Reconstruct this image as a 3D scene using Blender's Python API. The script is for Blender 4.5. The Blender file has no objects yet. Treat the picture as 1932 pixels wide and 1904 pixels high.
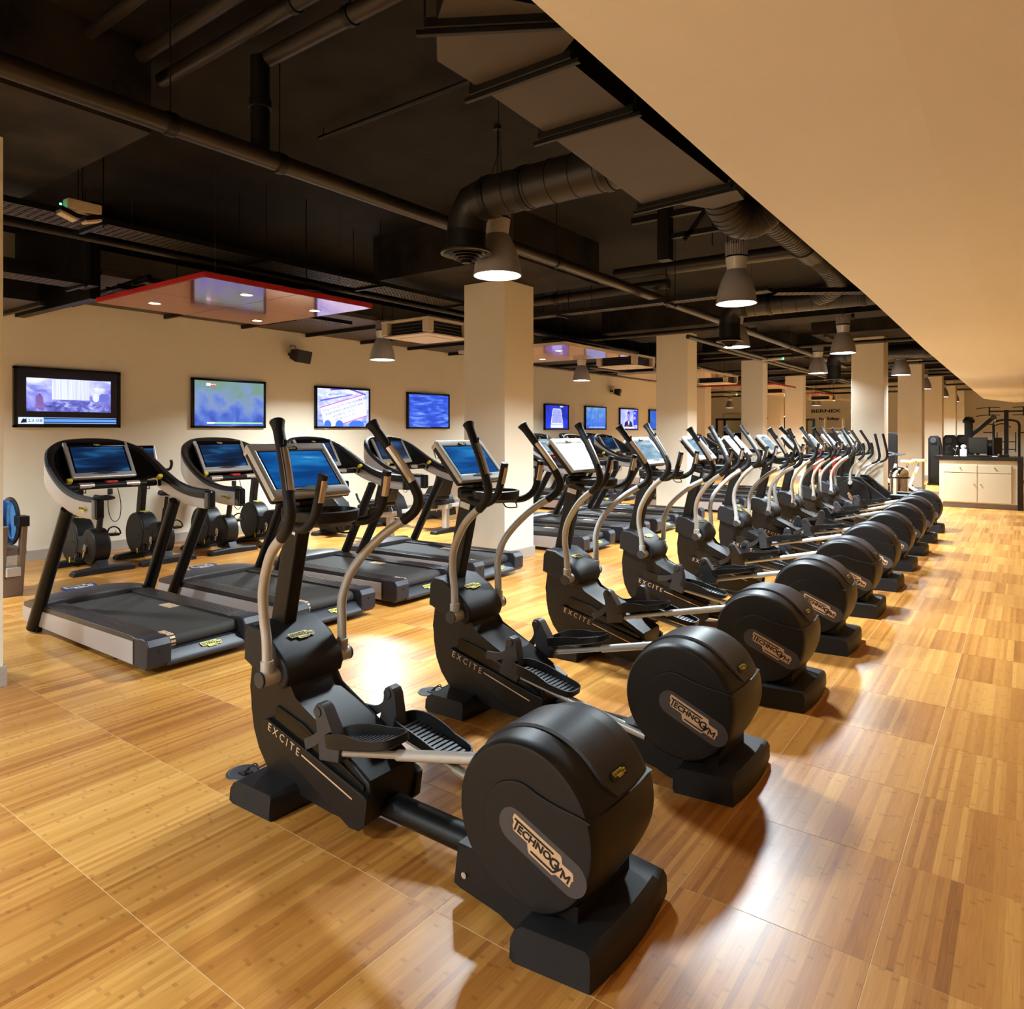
import bpy, bmesh, math, random
from mathutils import Vector, Matrix, Euler
R = math.radians
random.seed(7)
SC = bpy.context.scene
COL = SC.collection

# ------------------------------------------------------------------ camera, world, exposure
cam_d = bpy.data.cameras.new('camera')
cam_d.sensor_fit = 'HORIZONTAL'
cam_d.sensor_width = 36.0
cam_d.lens = 36.0 * 1323.0 / 1932.0
cam_d.shift_y = -(952.0 - 812.0) / 1932.0
cam_d.clip_start = 0.05
cam_d.clip_end = 200
cam = bpy.data.objects.new('camera', cam_d)
COL.objects.link(cam)
cam.location = (0, 0, 1.62)
cam.rotation_euler = (R(90), 0, R(36.3045))
SC.camera = cam

W = bpy.data.worlds.new('room_air')
W.use_nodes = True
W.node_tree.nodes['Background'].inputs[0].default_value = (1.0, 0.86, 0.68, 1)
W.node_tree.nodes['Background'].inputs[1].default_value = 0.0
SC.world = W
vs = SC.view_settings
vs.view_transform = 'Standard'
vs.look = 'None'
vs.gamma = 1.0
vs.use_curve_mapping = False
vs.exposure = 0.66
SC.cycles.use_denoising = True
SC.cycles.max_bounces = 8
SC.cycles.diffuse_bounces = 5
SC.cycles.glossy_bounces = 4
SC.cycles.sample_clamp_indirect = 6.0
SC.cycles.blur_glossy = 1.0
LAMP_W = 150.0            # watts of each pendant lamp
LAMP_COL = (0.87, 1.0, 1.08)

# ------------------------------------------------------------------ materials
def lin(r, g, b):
    f = lambda c: (c / 12.92 if c <= 0.04045 else ((c + 0.055) / 1.055) ** 2.4)
    return (f(r / 255), f(g / 255), f(b / 255), 1)

def mat(name, col, rough=0.5, metal=0.0, noise=0.0, scale=40.0, bump=0.0, bscale=400.0, coat=0.0, spec=0.5):
    m = bpy.data.materials.new(name)
    m.use_nodes = True
    nt = m.node_tree
    b = nt.nodes['Principled BSDF']
    b.inputs['Base Color'].default_value = col
    b.inputs['Roughness'].default_value = rough
    b.inputs['Metallic'].default_value = metal
    b.inputs['Specular IOR Level'].default_value = spec
    b.inputs['Coat Weight'].default_value = coat
    tc = nt.nodes.new('ShaderNodeTexCoord')
    if noise > 0:
        n = nt.nodes.new('ShaderNodeTexNoise')
        n.inputs['Scale'].default_value = scale
        n.inputs['Detail'].default_value = 5
        nt.links.new(tc.outputs['Object'], n.inputs['Vector'])
        mx = nt.nodes.new('ShaderNodeMix')
        mx.data_type = 'RGBA'
        mx.inputs[6].default_value = tuple(c * (1 - noise) for c in col[:3]) + (1,)
        mx.inputs[7].default_value = tuple(min(1, c * (1 + noise)) for c in col[:3]) + (1,)
        nt.links.new(n.outputs['Fac'], mx.inputs[0])
        nt.links.new(mx.outputs[2], b.inputs['Base Color'])
    if bump > 0:
        n2 = nt.nodes.new('ShaderNodeTexNoise')
        n2.inputs['Scale'].default_value = bscale
        n2.inputs['Detail'].default_value = 2
        nt.links.new(tc.outputs['Object'], n2.inputs['Vector'])
        bp = nt.nodes.new('ShaderNodeBump')
        bp.inputs['Strength'].default_value = bump
        bp.inputs['Distance'].default_value = 0.002
        nt.links.new(n2.outputs['Fac'], bp.inputs['Height'])
        nt.links.new(bp.outputs[0], b.inputs['Normal'])
    return m

def emis(name, col, strength):
    m = bpy.data.materials.new(name)
    m.use_nodes = True
    nt = m.node_tree
    b = nt.nodes['Principled BSDF']
    b.inputs['Base Color'].default_value = (0.01, 0.01, 0.012, 1)
    b.inputs['Roughness'].default_value = 0.15
    b.inputs['Emission Color'].default_value = col
    b.inputs['Emission Strength'].default_value = strength
    return m

def screen_mat(name, stops, strength=1.0, scale=(3, 3, 3), distort=0.6, seed=0.0, grad=0.0, axis='Z', half=0.3, rough=0.12):
    """emissive display: colour ramp over noise, plus a vertical gradient, in object space"""
    m = bpy.data.materials.new(name)
    m.use_nodes = True
    nt = m.node_tree
    L = nt.links.new
    b = nt.nodes['Principled BSDF']
    b.inputs['Base Color'].default_value = (0.008, 0.009, 0.012, 1)
    b.inputs['Roughness'].default_value = rough
    tc = nt.nodes.new('ShaderNodeTexCoord')
    mp = nt.nodes.new('ShaderNodeMapping')
    mp.inputs['Scale'].default_value = scale
    mp.inputs['Location'].default_value = (seed, seed * 1.7, seed * 0.6)
    L(tc.outputs['Object'], mp.inputs[0])
    n = nt.nodes.new('ShaderNodeTexNoise')
    n.inputs['Scale'].default_value = 1.0
    n.inputs['Detail'].default_value = 4
    n.inputs['Distortion'].default_value = distort
    L(mp.outputs[0], n.inputs['Vector'])
    sp = nt.nodes.new('ShaderNodeSeparateXYZ')
    L(tc.outputs['Object'], sp.inputs[0])
    ml = nt.nodes.new('ShaderNodeMath')
    ml.operation = 'MULTIPLY_ADD'
    ml.inputs[1].default_value = grad / half
    L(sp.outputs[axis], ml.inputs[0])
    L(n.outputs['Fac'], ml.inputs[2])
    cr = nt.nodes.new('ShaderNodeValToRGB')
    el = cr.color_ramp.elements
    el[0].position, el[0].color = stops[0][0], lin(*stops[0][1])
    el[1].position, el[1].color = stops[-1][0], lin(*stops[-1][1])
    for p, c in stops[1:-1]:
        e = el.new(p)
        e.color = lin(*c)
    L(ml.outputs[0], cr.inputs[0])
    L(cr.outputs[0], b.inputs['Emission Color'])
    b.inputs['Emission Strength'].default_value = strength
    return m

def floor_mat():
    """bamboo: every tile is glued up from strips that run along Y; colour depends only on the place"""
    m = bpy.data.materials.new('bamboo_floor')
    m.use_nodes = True
    nt = m.node_tree
    L = nt.links.new
    N = nt.nodes.new
    b = nt.nodes['Principled BSDF']
    geo = N('ShaderNodeNewGeometry')
    sp = N('ShaderNodeSeparateXYZ')
    L(geo.outputs['Position'], sp.inputs[0])
    def math_(op, a, bb=None, c=None):
        n = N('ShaderNodeMath')
        n.operation = op
        for i, v in enumerate((a, bb, c)):
            if v is None:
                continue
            if isinstance(v, (int, float)):
                n.inputs[i].default_value = v
            else:
                L(v, n.inputs[i])
        return n.outputs[0]
    T = TILE
    tx = math_('FLOOR', math_('DIVIDE', math_('SUBTRACT', sp.outputs['X'], TX0), T))
    ty = math_('FLOOR', math_('DIVIDE', math_('SUBTRACT', sp.outputs['Y'], TY0), T))
    fine = math_('FLOOR', math_('DIVIDE', math_('SUBTRACT', sp.outputs['X'], TX0), T / 30.0))
    wide = math_('FLOOR', math_('DIVIDE', math_('SUBTRACT', sp.outputs['X'], TX0), T / 6.0))
    def white(*xs):
        c = N('ShaderNodeCombineXYZ')
        for i, x in enumerate(xs):
            if isinstance(x, (int, float)):
                c.inputs[i].default_value = x
            else:
                L(x, c.inputs[i])
        w = N('ShaderNodeTexWhiteNoise')
        w.noise_dimensions = '3D'
        L(c.outputs[0], w.inputs['Vector'])
        return w.outputs['Value']
    wt = white(tx, ty, 3.3)
    ws = white(wide, ty, 9.1)
    wf = white(fine, ty, 1.7)
    # grain streaks
    c = N('ShaderNodeCombineXYZ')
    L(math_('MULTIPLY', sp.outputs['X'], 230.0), c.inputs[0])
    L(math_('MULTIPLY', sp.outputs['Y'], 7.0), c.inputs[1])
    g = N('ShaderNodeTexNoise')
    g.inputs['Scale'].default_value = 1.0
    g.inputs['Detail'].default_value = 3
    L(c.outputs[0], g.inputs['Vector'])
    v = math_('MULTIPLY', wt, 0.18)
    v = math_('MULTIPLY_ADD', ws, 0.26, v)
    v = math_('MULTIPLY_ADD', wf, 0.24, v)
    v = math_('MULTIPLY_ADD', g.outputs['Fac'], 0.34, v)
    cr = N('ShaderNodeValToRGB')
    el = cr.color_ramp.elements
    el[0].position, el[0].color = 0.18, lin(142, 86, 34)
    el[1].position, el[1].color = 0.92, lin(230, 178, 100)
    e = el.new(0.42); e.color = lin(182, 122, 54)
    e = el.new(0.66); e.color = lin(206, 150, 74)
    L(v, cr.inputs[0])
    # bamboo nodes: little dark dashes, one random row per strip
    off = white(fine, 4.0, ty)
    yy = math_('ADD', math_('DIVIDE', sp.outputs['Y'], 0.23), math_('MULTIPLY', off, 13.0))
    fr = math_('FRACT', yy)
    dash = math_('LESS_THAN', math_('ABSOLUTE', math_('SUBTRACT', fr, 0.5)), 0.028)
    keep = math_('GREATER_THAN', white(fine, math_('FLOOR', yy), ty), 0.5)
    nd = math_('MULTIPLY', math_('MULTIPLY', dash, keep), 0.26)
    mx = N('ShaderNodeMix')
    mx.data_type = 'RGBA'
    L(nd, mx.inputs[0])
    L(cr.outputs[0], mx.inputs[6])
    mx.inputs[7].default_value = lin(92, 50, 18)
    L(mx.outputs[2], b.inputs['Base Color'])
    rn = N('ShaderNodeTexNoise')
    rn.inputs['Scale'].default_value = 3.0
    L(geo.outputs['Position'], rn.inputs['Vector'])
    L(math_('MULTIPLY_ADD', rn.outputs['Fac'], 0.10, 0.27), b.inputs['Roughness'])
    b.inputs['Specular IOR Level'].default_value = 0.55
    bp = N('ShaderNodeBump')
    bp.inputs['Strength'].default_value = 0.06
    bp.inputs['Distance'].default_value = 0.001
    L(g.outputs['Fac'], bp.inputs['Height'])
    L(bp.outputs[0], b.inputs['Normal'])
    return m

def concrete_mat(name, c1, c2):
    m = bpy.data.materials.new(name)
    m.use_nodes = True
    nt = m.node_tree
    L = nt.links.new
    b = nt.nodes['Principled BSDF']
    b.inputs['Roughness'].default_value = 0.75
    b.inputs['Specular IOR Level'].default_value = 0.25
    tc = nt.nodes.new('ShaderNodeTexCoord')
    n = nt.nodes.new('ShaderNodeTexNoise')
    n.inputs['Scale'].default_value = 2.2
    n.inputs['Detail'].default_value = 9
    n.inputs['Roughness'].default_value = 0.65
    L(tc.outputs['Object'], n.inputs['Vector'])
    cr = nt.nodes.new('ShaderNodeValToRGB')
    el = cr.color_ramp.elements
    el[0].position, el[0].color = 0.36, c1
    el[1].position, el[1].color = 0.66, c2
    L(n.outputs['Fac'], cr.inputs[0])
    v = nt.nodes.new('ShaderNodeTexVoronoi')
    v.inputs['Scale'].default_value = 2.6
    L(tc.outputs['Object'], v.inputs['Vector'])
    lt = nt.nodes.new('ShaderNodeMath')
    lt.operation = 'LESS_THAN'
    lt.inputs[1].default_value = 0.075
    L(v.outputs['Distance'], lt.inputs[0])
    mx = nt.nodes.new('ShaderNodeMix')
    mx.data_type = 'RGBA'
    L(lt.outputs[0], mx.inputs[0])
    L(cr.outputs[0], mx.inputs[6])
    mx.inputs[7].default_value = (0.004, 0.003, 0.003, 1)
    L(mx.outputs[2], b.inputs['Base Color'])
    bp = nt.nodes.new('ShaderNodeBump')
    bp.inputs['Strength'].default_value = 0.35
    bp.inputs['Distance'].default_value = 0.01
    L(n.outputs['Fac'], bp.inputs['Height'])
    L(bp.outputs[0], b.inputs['Normal'])
    return m

TILE, TX0, TY0 = 0.612, -0.384, 1.138
M = {}
M['floor'] = floor_mat()
M['grout'] = mat('tile_joint', lin(226, 194, 146), 0.6, noise=0.1)
M['wall'] = mat('cream_wall_paint', lin(230, 219, 196), 0.7, noise=0.03, scale=2.0, spec=0.2)
M['soffit'] = mat('cream_soffit_paint', lin(240, 240, 238), 0.75, noise=0.02, scale=1.5, spec=0.15)
M['column'] = mat('cream_column_paint', lin(232, 222, 202), 0.65, noise=0.02, scale=2.0, spec=0.25)
M['skirting'] = mat('grey_skirting', lin(168, 156, 144), 0.5, noise=0.05)
M['concrete'] = concrete_mat('dark_ceiling_concrete', lin(3, 2, 2), lin(30, 25, 22))
M['concrete2'] = concrete_mat('brown_slab_concrete', lin(12, 9, 8), lin(50, 43, 37))
M['black'] = mat('black_plastic', lin(16, 15, 15), 0.44, noise=0.12, scale=8, bump=0.12, bscale=700, spec=.32)
M['blackmetal'] = mat('black_painted_metal', lin(14, 12, 11), 0.42, noise=0.15, scale=10, spec=.32)
M['housing'] = mat('charcoal_housing_plastic', lin(20, 17, 16), 0.44, noise=0.08, scale=6, bump=0.10, bscale=900, spec=.32)
M['footgrey'] = mat('graphite_foot_plastic', lin(29, 29, 31), 0.50, noise=0.1, scale=10, bump=0.35, bscale=500, spec=.32)
M['grey'] = mat('grey_plastic', lin(50, 50, 53), 0.44, noise=0.06, scale=10)
M['glossblack'] = mat('gloss_black', lin(16, 15, 16), 0.12, noise=0.05, spec=.32)
M['rubber'] = mat('grip_rubber', lin(22, 21, 22), 0.52, noise=0.1, bump=0.4, bscale=500, spec=.32)
M['silver'] = mat('silver_paint', lin(186, 184, 180), 0.34, metal=0.25, noise=0.03, scale=20)
M['sidesilver'] = mat('silver_side_panel', lin(178, 173, 174), 0.42, metal=0.35, noise=0.02, scale=20)
M['chrome'] = mat('polished_steel', lin(210, 205, 196), 0.10, metal=1.0, noise=0.02)
M['brushed'] = mat('brushed_sensor_steel', lin(206, 196, 184), 0.30, metal=0.65, noise=0.05)
M['bumper'] = mat('slate_bumper_plastic', lin(38, 38, 45), 0.40, noise=0.05, scale=8, bump=0.1, spec=.32)
M['hood'] = mat('taupe_hood_plastic', lin(58, 53, 53), 0.42, noise=0.05, scale=8, bump=0.1)
M['belt'] = mat('running_belt', lin(45, 41, 36), 0.72, noise=0.35, scale=160, bump=0.6, bscale=350)
M['rail'] = mat('brown_black_side_rail', lin(36, 31, 30), 0.30, noise=0.25, scale=14)
M['yellow'] = mat('yellow_badge', lin(226, 216, 84), 0.5, noise=0.03)
M['yellowp'] = mat('yellow_plastic', lin(224, 200, 40), 0.4, noise=0.05)
M['tan'] = mat('sand_badge', lin(214, 178, 140), 0.5, noise=0.03)
M['white'] = mat('white_plastic', lin(236, 234, 230), 0.4, noise=0.02)
M['ink'] = mat('black_ink', lin(12, 10, 10), 0.55, noise=0.05)
M['badgegrey'] = mat('dark_badge_grey', lin(66, 62, 63), 0.45, noise=0.03)
M['badgeblue'] = mat('blue_badge', lin(44, 56, 110), 0.4, noise=0.05)
M['red'] = mat('red_plastic', lin(214, 40, 28), 0.4, noise=0.05)
M['redpad'] = mat('red_upholstery', lin(200, 22, 36), 0.45, noise=0.06, bump=0.2)
M['duct'] = mat('dark_duct_paint', lin(40, 35, 32), 0.40, metal=0.3, noise=0.15, scale=6)
M['ductboard'] = mat('taupe_duct_board', lin(74, 67, 62), 0.6, noise=0.25, scale=2.5)
M['pipe'] = mat('dark_bronze_pipe', lin(48, 41, 35), 0.38, metal=0.3, noise=0.15, scale=8)
M['lining'] = mat('dark_lining_board', lin(70, 60, 52), 0.6, noise=0.12, scale=3)
M['tray'] = mat('perforated_tray_steel', lin(92, 84, 80), 0.5, metal=0.3, noise=0.12, scale=30)
M['shade'] = mat('grey_lamp_shade', lin(160, 154, 152), 0.45, metal=0.1, noise=0.03)
M['lampneck'] = mat('aluminium_lamp_neck', lin(212, 206, 200), 0.35, metal=0.3, noise=0.03)
M['lamp'] = emis('lamp_glow', (1.0, 0.96, 0.90, 1), 14.0)
M['downlight'] = emis('downlight_glow', (1.0, 0.85, 0.65, 1), 7.0)
M['led'] = emis('green_led', (0.05, 1.0, 0.45, 1), 6.0)
M['redled'] = emis('red_led', (1.0, 0.1, 0.05, 1), 4.0)
M['gloss_cream'] = mat('glossy_cream_panel', lin(214, 172, 150), 0.10, noise=0.02, spec=0.7, coat=0.4)
M['gloss_red'] = mat('glossy_pink_red_panel', lin(188, 112, 116), 0.09, metal=0.6, noise=0.02, spec=0.7, coat=0.2)
M['rededge'] = mat('red_panel_edge', lin(176, 34, 40), 0.3, noise=0.05)
M['acwhite'] = mat('off_white_cassette', lin(206, 190, 168), 0.5, noise=0.03)
M['cabinet'] = mat('cream_cabinet', lin(192, 178, 150), 0.5, noise=0.03, scale=3)
M['plinth'] = mat('grey_plinth', lin(118, 104, 94), 0.45, metal=0.3, noise=0.05)
M['worktop'] = mat('black_worktop', lin(26, 22, 20), 0.12, noise=0.1, spec=.32)
M['mirror'] = mat('mirror_glass', lin(190, 200, 190), 0.03, metal=1.0, noise=0.02)
M['paper'] = mat('white_paper', lin(236, 236, 240), 0.6, noise=0.03)
M['gripline'] = mat('brown_grip_line', lin(58, 48, 42), 0.5, noise=0.2, scale=30)
M['timber'] = mat('ash_wood', lin(150, 122, 90), 0.5, noise=0.2, scale=30)
M['blueflag'] = mat('blue_strip', lin(40, 110, 150), 0.5, noise=0.05)
M['ochre'] = mat('ochre_strip', lin(150, 110, 40), 0.5, noise=0.05)
M['palegreen'] = mat('pale_green_panel', lin(190, 200, 178), 0.35, noise=0.03)
M['cyanscreen'] = None
g = bpy.data.materials.new('blue_water_tank')
g.use_nodes = True
gb = g.node_tree.nodes['Principled BSDF']
gb.inputs['Base Color'].default_value = lin(40, 140, 235)
gb.inputs['Roughness'].default_value = 0.06
gb.inputs['Transmission Weight'].default_value = 0.85
gb.inputs['IOR'].default_value = 1.15
gn = g.node_tree.nodes.new('ShaderNodeTexNoise')
gn.inputs['Scale'].default_value = 9
gm = g.node_tree.nodes.new('ShaderNodeMix')
gm.data_type = 'RGBA'
gm.inputs[6].default_value = lin(10, 90, 210)
gm.inputs[7].default_value = lin(120, 190, 245)
g.node_tree.links.new(gn.outputs['Fac'], gm.inputs[0])
g.node_tree.links.new(gm.outputs[2], gb.inputs['Base Color'])
M['tank'] = g
M['scr_dark'] = screen_mat('console_screen_dark', [(0.30, (6, 14, 30)), (0.52, (14, 44, 84)), (0.72, (40, 104, 160)), (0.9, (150, 220, 235))], 0.55, (2.2, 16.0, 1.0), 0.3, 1.3)
M['scr_blue'] = screen_mat('console_screen_blue', [(0.28, (4, 34, 84)), (0.50, (8, 74, 140)), (0.66, (30, 116, 180)), (0.80, (150, 222, 240))], 0.75, (2.0, 17.0, 1.0), 0.2, 4.1)
M['scr_pale'] = screen_mat('console_screen_pale', [(0.25, (60, 92, 116)), (0.5, (120, 152, 172)), (0.75, (200, 214, 220))], 0.8, (3.0, 14.0, 1.0), 0.2, 2.2)
M['scr_white'] = screen_mat('console_screen_white', [(0.2, (225, 228, 232)), (0.8, (250, 250, 250))], 0.95, (2, 2, 2), 0.0, 0.4)

# ------------------------------------------------------------------ mesh helpers
def weighted_normals(me, ca):
    """area-weighted corner normals, so that big flats stay flat next to small bevels"""
    if not me.polygons or len(me.polygons) > 60000:
        return
    pn = [p.normal.copy() for p in me.polygons]
    pa = [p.area for p in me.polygons]
    around = [[] for _ in me.vertices]
    for p in me.polygons:
        for v in p.vertices:
            around[v].append(p.index)
    out = []
    for p in me.polygons:
        n0 = pn[p.index]
        for v in p.vertices:
            acc = Vector((0, 0, 0))
            for q in around[v]:
                if pn[q].dot(n0) > ca:
                    acc += pn[q] * pa[q]
            out.append(acc.normalized() if acc.length > 1e-12 else n0)
    me.normals_split_custom_set(out)

def finish(bm, name, material, angle=32):
    me = bpy.data.meshes.new(name)
    bmesh.ops.recalc_face_normals(bm, faces=bm.faces)
    ca = math.cos(R(angle))
    for f in bm.faces:
        f.smooth = True
    for e in bm.edges:
        if len(e.link_faces) == 2:
            if e.link_faces[0].normal.dot(e.link_faces[1].normal) < ca:
                e.smooth = False
        else:
            e.smooth = False
    bm.to_mesh(me)
    bm.free()
    wn = weighted_normals(me, ca)
    for m in (material if isinstance(material, (list, tuple)) else [material]):
        me.materials.append(m)
    return me

def obj(name, bm_or_me, material=None, parent=None, loc=None, rot=None, angle=32):
    me = bm_or_me if isinstance(bm_or_me, bpy.types.Mesh) else finish(bm_or_me, name, material, angle)
    o = bpy.data.objects.new(name, me)
    COL.objects.link(o)
    if parent is not None:
        o.parent = parent
    if loc is not None:
        o.location = loc
    if rot is not None:
        o.rotation_euler = rot
    return o

def tag(o, label, cat, group=None):
    o['label'] = label
    o['category'] = cat
    if group:
        o['group'] = group
    return o

def thing(name, label, cat, loc=(0, 0, 0), rz=0.0, group=None):
    o = bpy.data.objects.new(name, None)
    o.empty_display_size = 0.1
    COL.objects.link(o)
    o.location = loc
    o.rotation_euler = (0, 0, rz)
    return tag(o, label, cat, group)

def struct(name, bm, material, parent=None, **k):
    o = obj(name, bm, material, parent, **k)
    o['kind'] = 'structure'
    return o

def dup(root, loc, label, rz=None):
    r = root.copy()
    COL.objects.link(r)
    r.location = loc
    if rz is not None:
        r.rotation_euler = (0, 0, rz)
    r['label'] = label
    for ch in list(root.children):
        c = ch.copy()
        COL.objects.link(c)
        c.parent = r
        for g2 in list(ch.children):
            d = g2.copy()
            COL.objects.link(d)
            d.parent = c
    return r

def kids(o, name):
    return [c for c in o.children if c.name.split('.')[0] == name]

def B():
    return bmesh.new()

def box(bm, c, s, bev=0.0, seg=2, rot=None):
    r = bmesh.ops.create_cube(bm, size=1.0)
    vs_ = r['verts']
    mtx = Matrix.Translation(Vector(c)) @ (rot.to_matrix().to_4x4() if rot is not None else Matrix.Identity(4)) @ Matrix.Diagonal((s[0], s[1], s[2], 1))
    bmesh.ops.transform(bm, matrix=mtx, verts=vs_)
    if bev > 0:
        es = list({e for v in vs_ for e in v.link_edges})
        bmesh.ops.bevel(bm, geom=es, offset=min(bev, min(s) * 0.49), segments=seg, affect='EDGES', profile=0.5)
    return bm

def box2(bm, x0, x1, y0, y1, z0, z1, bev=0.0, seg=2):
    return box(bm, ((x0 + x1) / 2, (y0 + y1) / 2, (z0 + z1) / 2), (abs(x1 - x0), abs(y1 - y0), abs(z1 - z0)), bev, seg)

def loft(bm, rings, cap=True, closed_ring=True):
    vr = [[bm.verts.new(p) for p in ring] for ring in rings]
    n = len(vr[0])
    for a, b in zip(vr, vr[1:]):
        for i in range(n if closed_ring else n - 1):
            j = (i + 1) % n
            try:
                bm.faces.new((a[i], a[j], b[j], b[i]))
            except ValueError:
                pass
    if cap:
        bm.faces.new(list(reversed(vr[0])))
        bm.faces.new(vr[-1])
    return bm

def spline(pts, n=6):
    """catmull-rom through points (any tuple length)"""
    P = [Vector(p) for p in pts]
    out = []
    for i in range(len(P) - 1):
        p0 = P[max(i - 1, 0)]; p1 = P[i]; p2 = P[i + 1]; p3 = P[min(i + 2, len(P) - 1)]
        for k in range(n):
            t = k / n
            out.append(0.5 * ((2 * p1) + (p2 - p0) * t + (2 * p0 - 5 * p1 + 4 * p2 - p3) * t * t + (3 * p1 - p0 - 3 * p2 + p3) * t ** 3))
    out.append(P[-1])
    return out

def tube(bm, pts, r, seg=10, cap=True, sy=1.0):
    P = [Vector(p) for p in pts]
    rs = r if isinstance(r, (list, tuple)) else [r] * len(P)
    rings = []
    up = None
    for i, p in enumerate(P):
        t = (P[min(i + 1, len(P) - 1)] - P[max(i - 1, 0)]).normalized()
        if up is None:
            a = Vector((0, 0, 1)) if abs(t.z) < 0.9 else Vector((1, 0, 0))
            up = (a - t * a.dot(t)).normalized()
        else:
            up = (up - t * up.dot(t)).normalized()
        s = t.cross(up)
        rings.append([p + (up * math.cos(2 * math.pi * k / seg) * sy + s * math.sin(2 * math.pi * k / seg)) * rs[i] for k in range(seg)])
    return loft(bm, rings, cap)

def cyl(bm, p0, p1, r, seg=16, bev=0.0):
    P0, P1 = Vector(p0), Vector(p1)
    if bev <= 0:
        return tube(bm, [P0, P1], r, seg)
    d = (P1 - P0).normalized()
    return tube(bm, [P0, P0 + d * bev * 0.3, P0 + d * bev, P1 - d * bev, P1 - d * bev * 0.3, P1], [r - bev, r - bev * 0.3, r, r, r - bev * 0.3, r - bev], seg)

def lathe(bm, prof, seg=24, center=(0, 0, 0), cap=False):
    cx, cy, cz = center
    rings = [[(cx + rr * math.cos(2 * math.pi * k / seg), cy + rr * math.sin(2 * math.pi * k / seg), cz + z) for k in range(seg)] for rr, z in prof]
    return loft(bm, rings, cap)

def prism_y(bm, poly, y0, y1, bev=0.0, seg=2):
    """polygon in (x,z) extruded along y"""
    a = [bm.verts.new((x, y0, z)) for x, z in poly]
    b = [bm.verts.new((x, y1, z)) for x, z in poly]
    n = len(poly)
    fs = [bm.faces.new(a), bm.faces.new(list(reversed(b)))]
    for i in range(n):
        bm.faces.new((a[i], b[i], b[(i + 1) % n], a[(i + 1) % n]))
    if bev > 0:
        es = [e for f in fs for e in f.edges]
        bmesh.ops.bevel(bm, geom=es, offset=bev, segments=seg, affect='EDGES', profile=0.5)
    return bm

def prism_z(bm, poly, z0, z1, bev=0.0):
    a = [bm.verts.new((x, y, z0)) for x, y in poly]
    b = [bm.verts.new((x, y, z1)) for x, y in poly]
    n = len(poly)
    fs = [bm.faces.new(list(reversed(a))), bm.faces.new(b)]
    for i in range(n):
        bm.faces.new((a[i], a[(i + 1) % n], b[(i + 1) % n], b[i]))
    if bev > 0:
        bmesh.ops.bevel(bm, geom=[e for f in fs for e in f.edges], offset=bev, segments=2, affect='EDGES', profile=0.5)
    return bm

def text_me(s, size, material, depth=0.0008, align='CENTER', sx=1.0, spacing=1.0, bold=0.0):
    cu = bpy.data.curves.new('lettering', 'FONT')
    cu.body = s
    cu.size = size
    cu.align_x = align
    cu.align_y = 'CENTER'
    cu.extrude = depth
    cu.offset = bold
    cu.space_character = spacing
    cu.resolution_u = 2
    o = bpy.data.objects.new('lettering', cu)
    COL.objects.link(o)
    dg = bpy.context.evaluated_depsgraph_get()
    me = bpy.data.meshes.new_from_object(o.evaluated_get(dg))
    bpy.data.objects.remove(o)
    bpy.data.curves.remove(cu)
    me.name = 'lettering'
    me.transform(Matrix.Diagonal((sx, 1, 1, 1)))
    me.materials.clear()
    me.materials.append(material)
    return me

def join_me(bm, me, mtx=None):
    t = bmesh.new()
    t.from_mesh(me)
    if mtx is not None:
        bmesh.ops.transform(t, matrix=mtx, verts=t.verts)
    tmp = bpy.data.meshes.new('t')
    t.to_mesh(tmp)
    t.free()
    bm.from_mesh(tmp)
    bpy.data.meshes.remove(tmp)
    return bm

# ------------------------------------------------------------------ badges (plate + lettering, unit width, x right, y up, z out)
PLATE = [(0, .155), (.0, .085), (.035, .05), (.035, .0), (.07, -.05), (.30, -.05), (.335, -.115), (.37, -.15), (.735, -.15), (.775, -.105), (.985, -.105),
         (.985, -.02), (1.0, .0), (.975, .06), (.955, .08), (.80, .08), (.765, .14), (.745, .155)]
PLATE = [(x - .5, y) for x, y in PLATE]

def _badge_letters():
    bm = B()
    def t(s, size, x, y, sx=1.0):
        me = text_me(s, size, M['ink'], 0.003, 'LEFT', sx, 1.0, 0.004)
        join_me(bm, me, Matrix.Translation((x, y, 0)))
        bpy.data.meshes.remove(me)
    def bar(x0, x1, y, w=0.022):
        box2(bm, x0, x1, y - w / 2, y + w / 2, -0.003, 0.003)
    bar(-.47, .16, .105)
    box2(bm, -.43, -.405, -.03, .105, -.003, .003)
    t('ECHNO', .135, -.385, .022, 1.12)
    t('G', .185, .135, .0, 1.05)
    bar(-.12, .235, -.105)
    # Y whose tail runs back into the lower bar
    for (x0, y0), (x1, y1) in (((.235, -.105), (.325, .035)), ((.255, .035), (.285, -.03))):
        d = Vector((x1 - x0, y1 - y0, 0)); L_ = d.length
        box(bm, ((x0 + x1) / 2, (y0 + y1) / 2, 0), (L_, .024, .006), rot=Euler((0, 0, math.atan2(d.y, d.x))))
    for (x0, y0), (x1, y1) in (((.345, -.085), (.345, .025)), ((.345, .02), (.395, -.05)), ((.395, -.05), (.445, .02)), ((.445, .025), (.445, -.085))):
        d = Vector((x1 - x0, y1 - y0, 0))
        box(bm, ((x0 + x1) / 2, (y0 + y1) / 2, 0), (d.length, .022, .006), rot=Euler((0, 0, math.atan2(d.y, d.x))))
    me = bpy.data.meshes.new('lettering')
    bm.to_mesh(me)
    bm.free()
    me.materials.append(M['ink'])
    return me
LET = _badge_letters()

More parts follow.
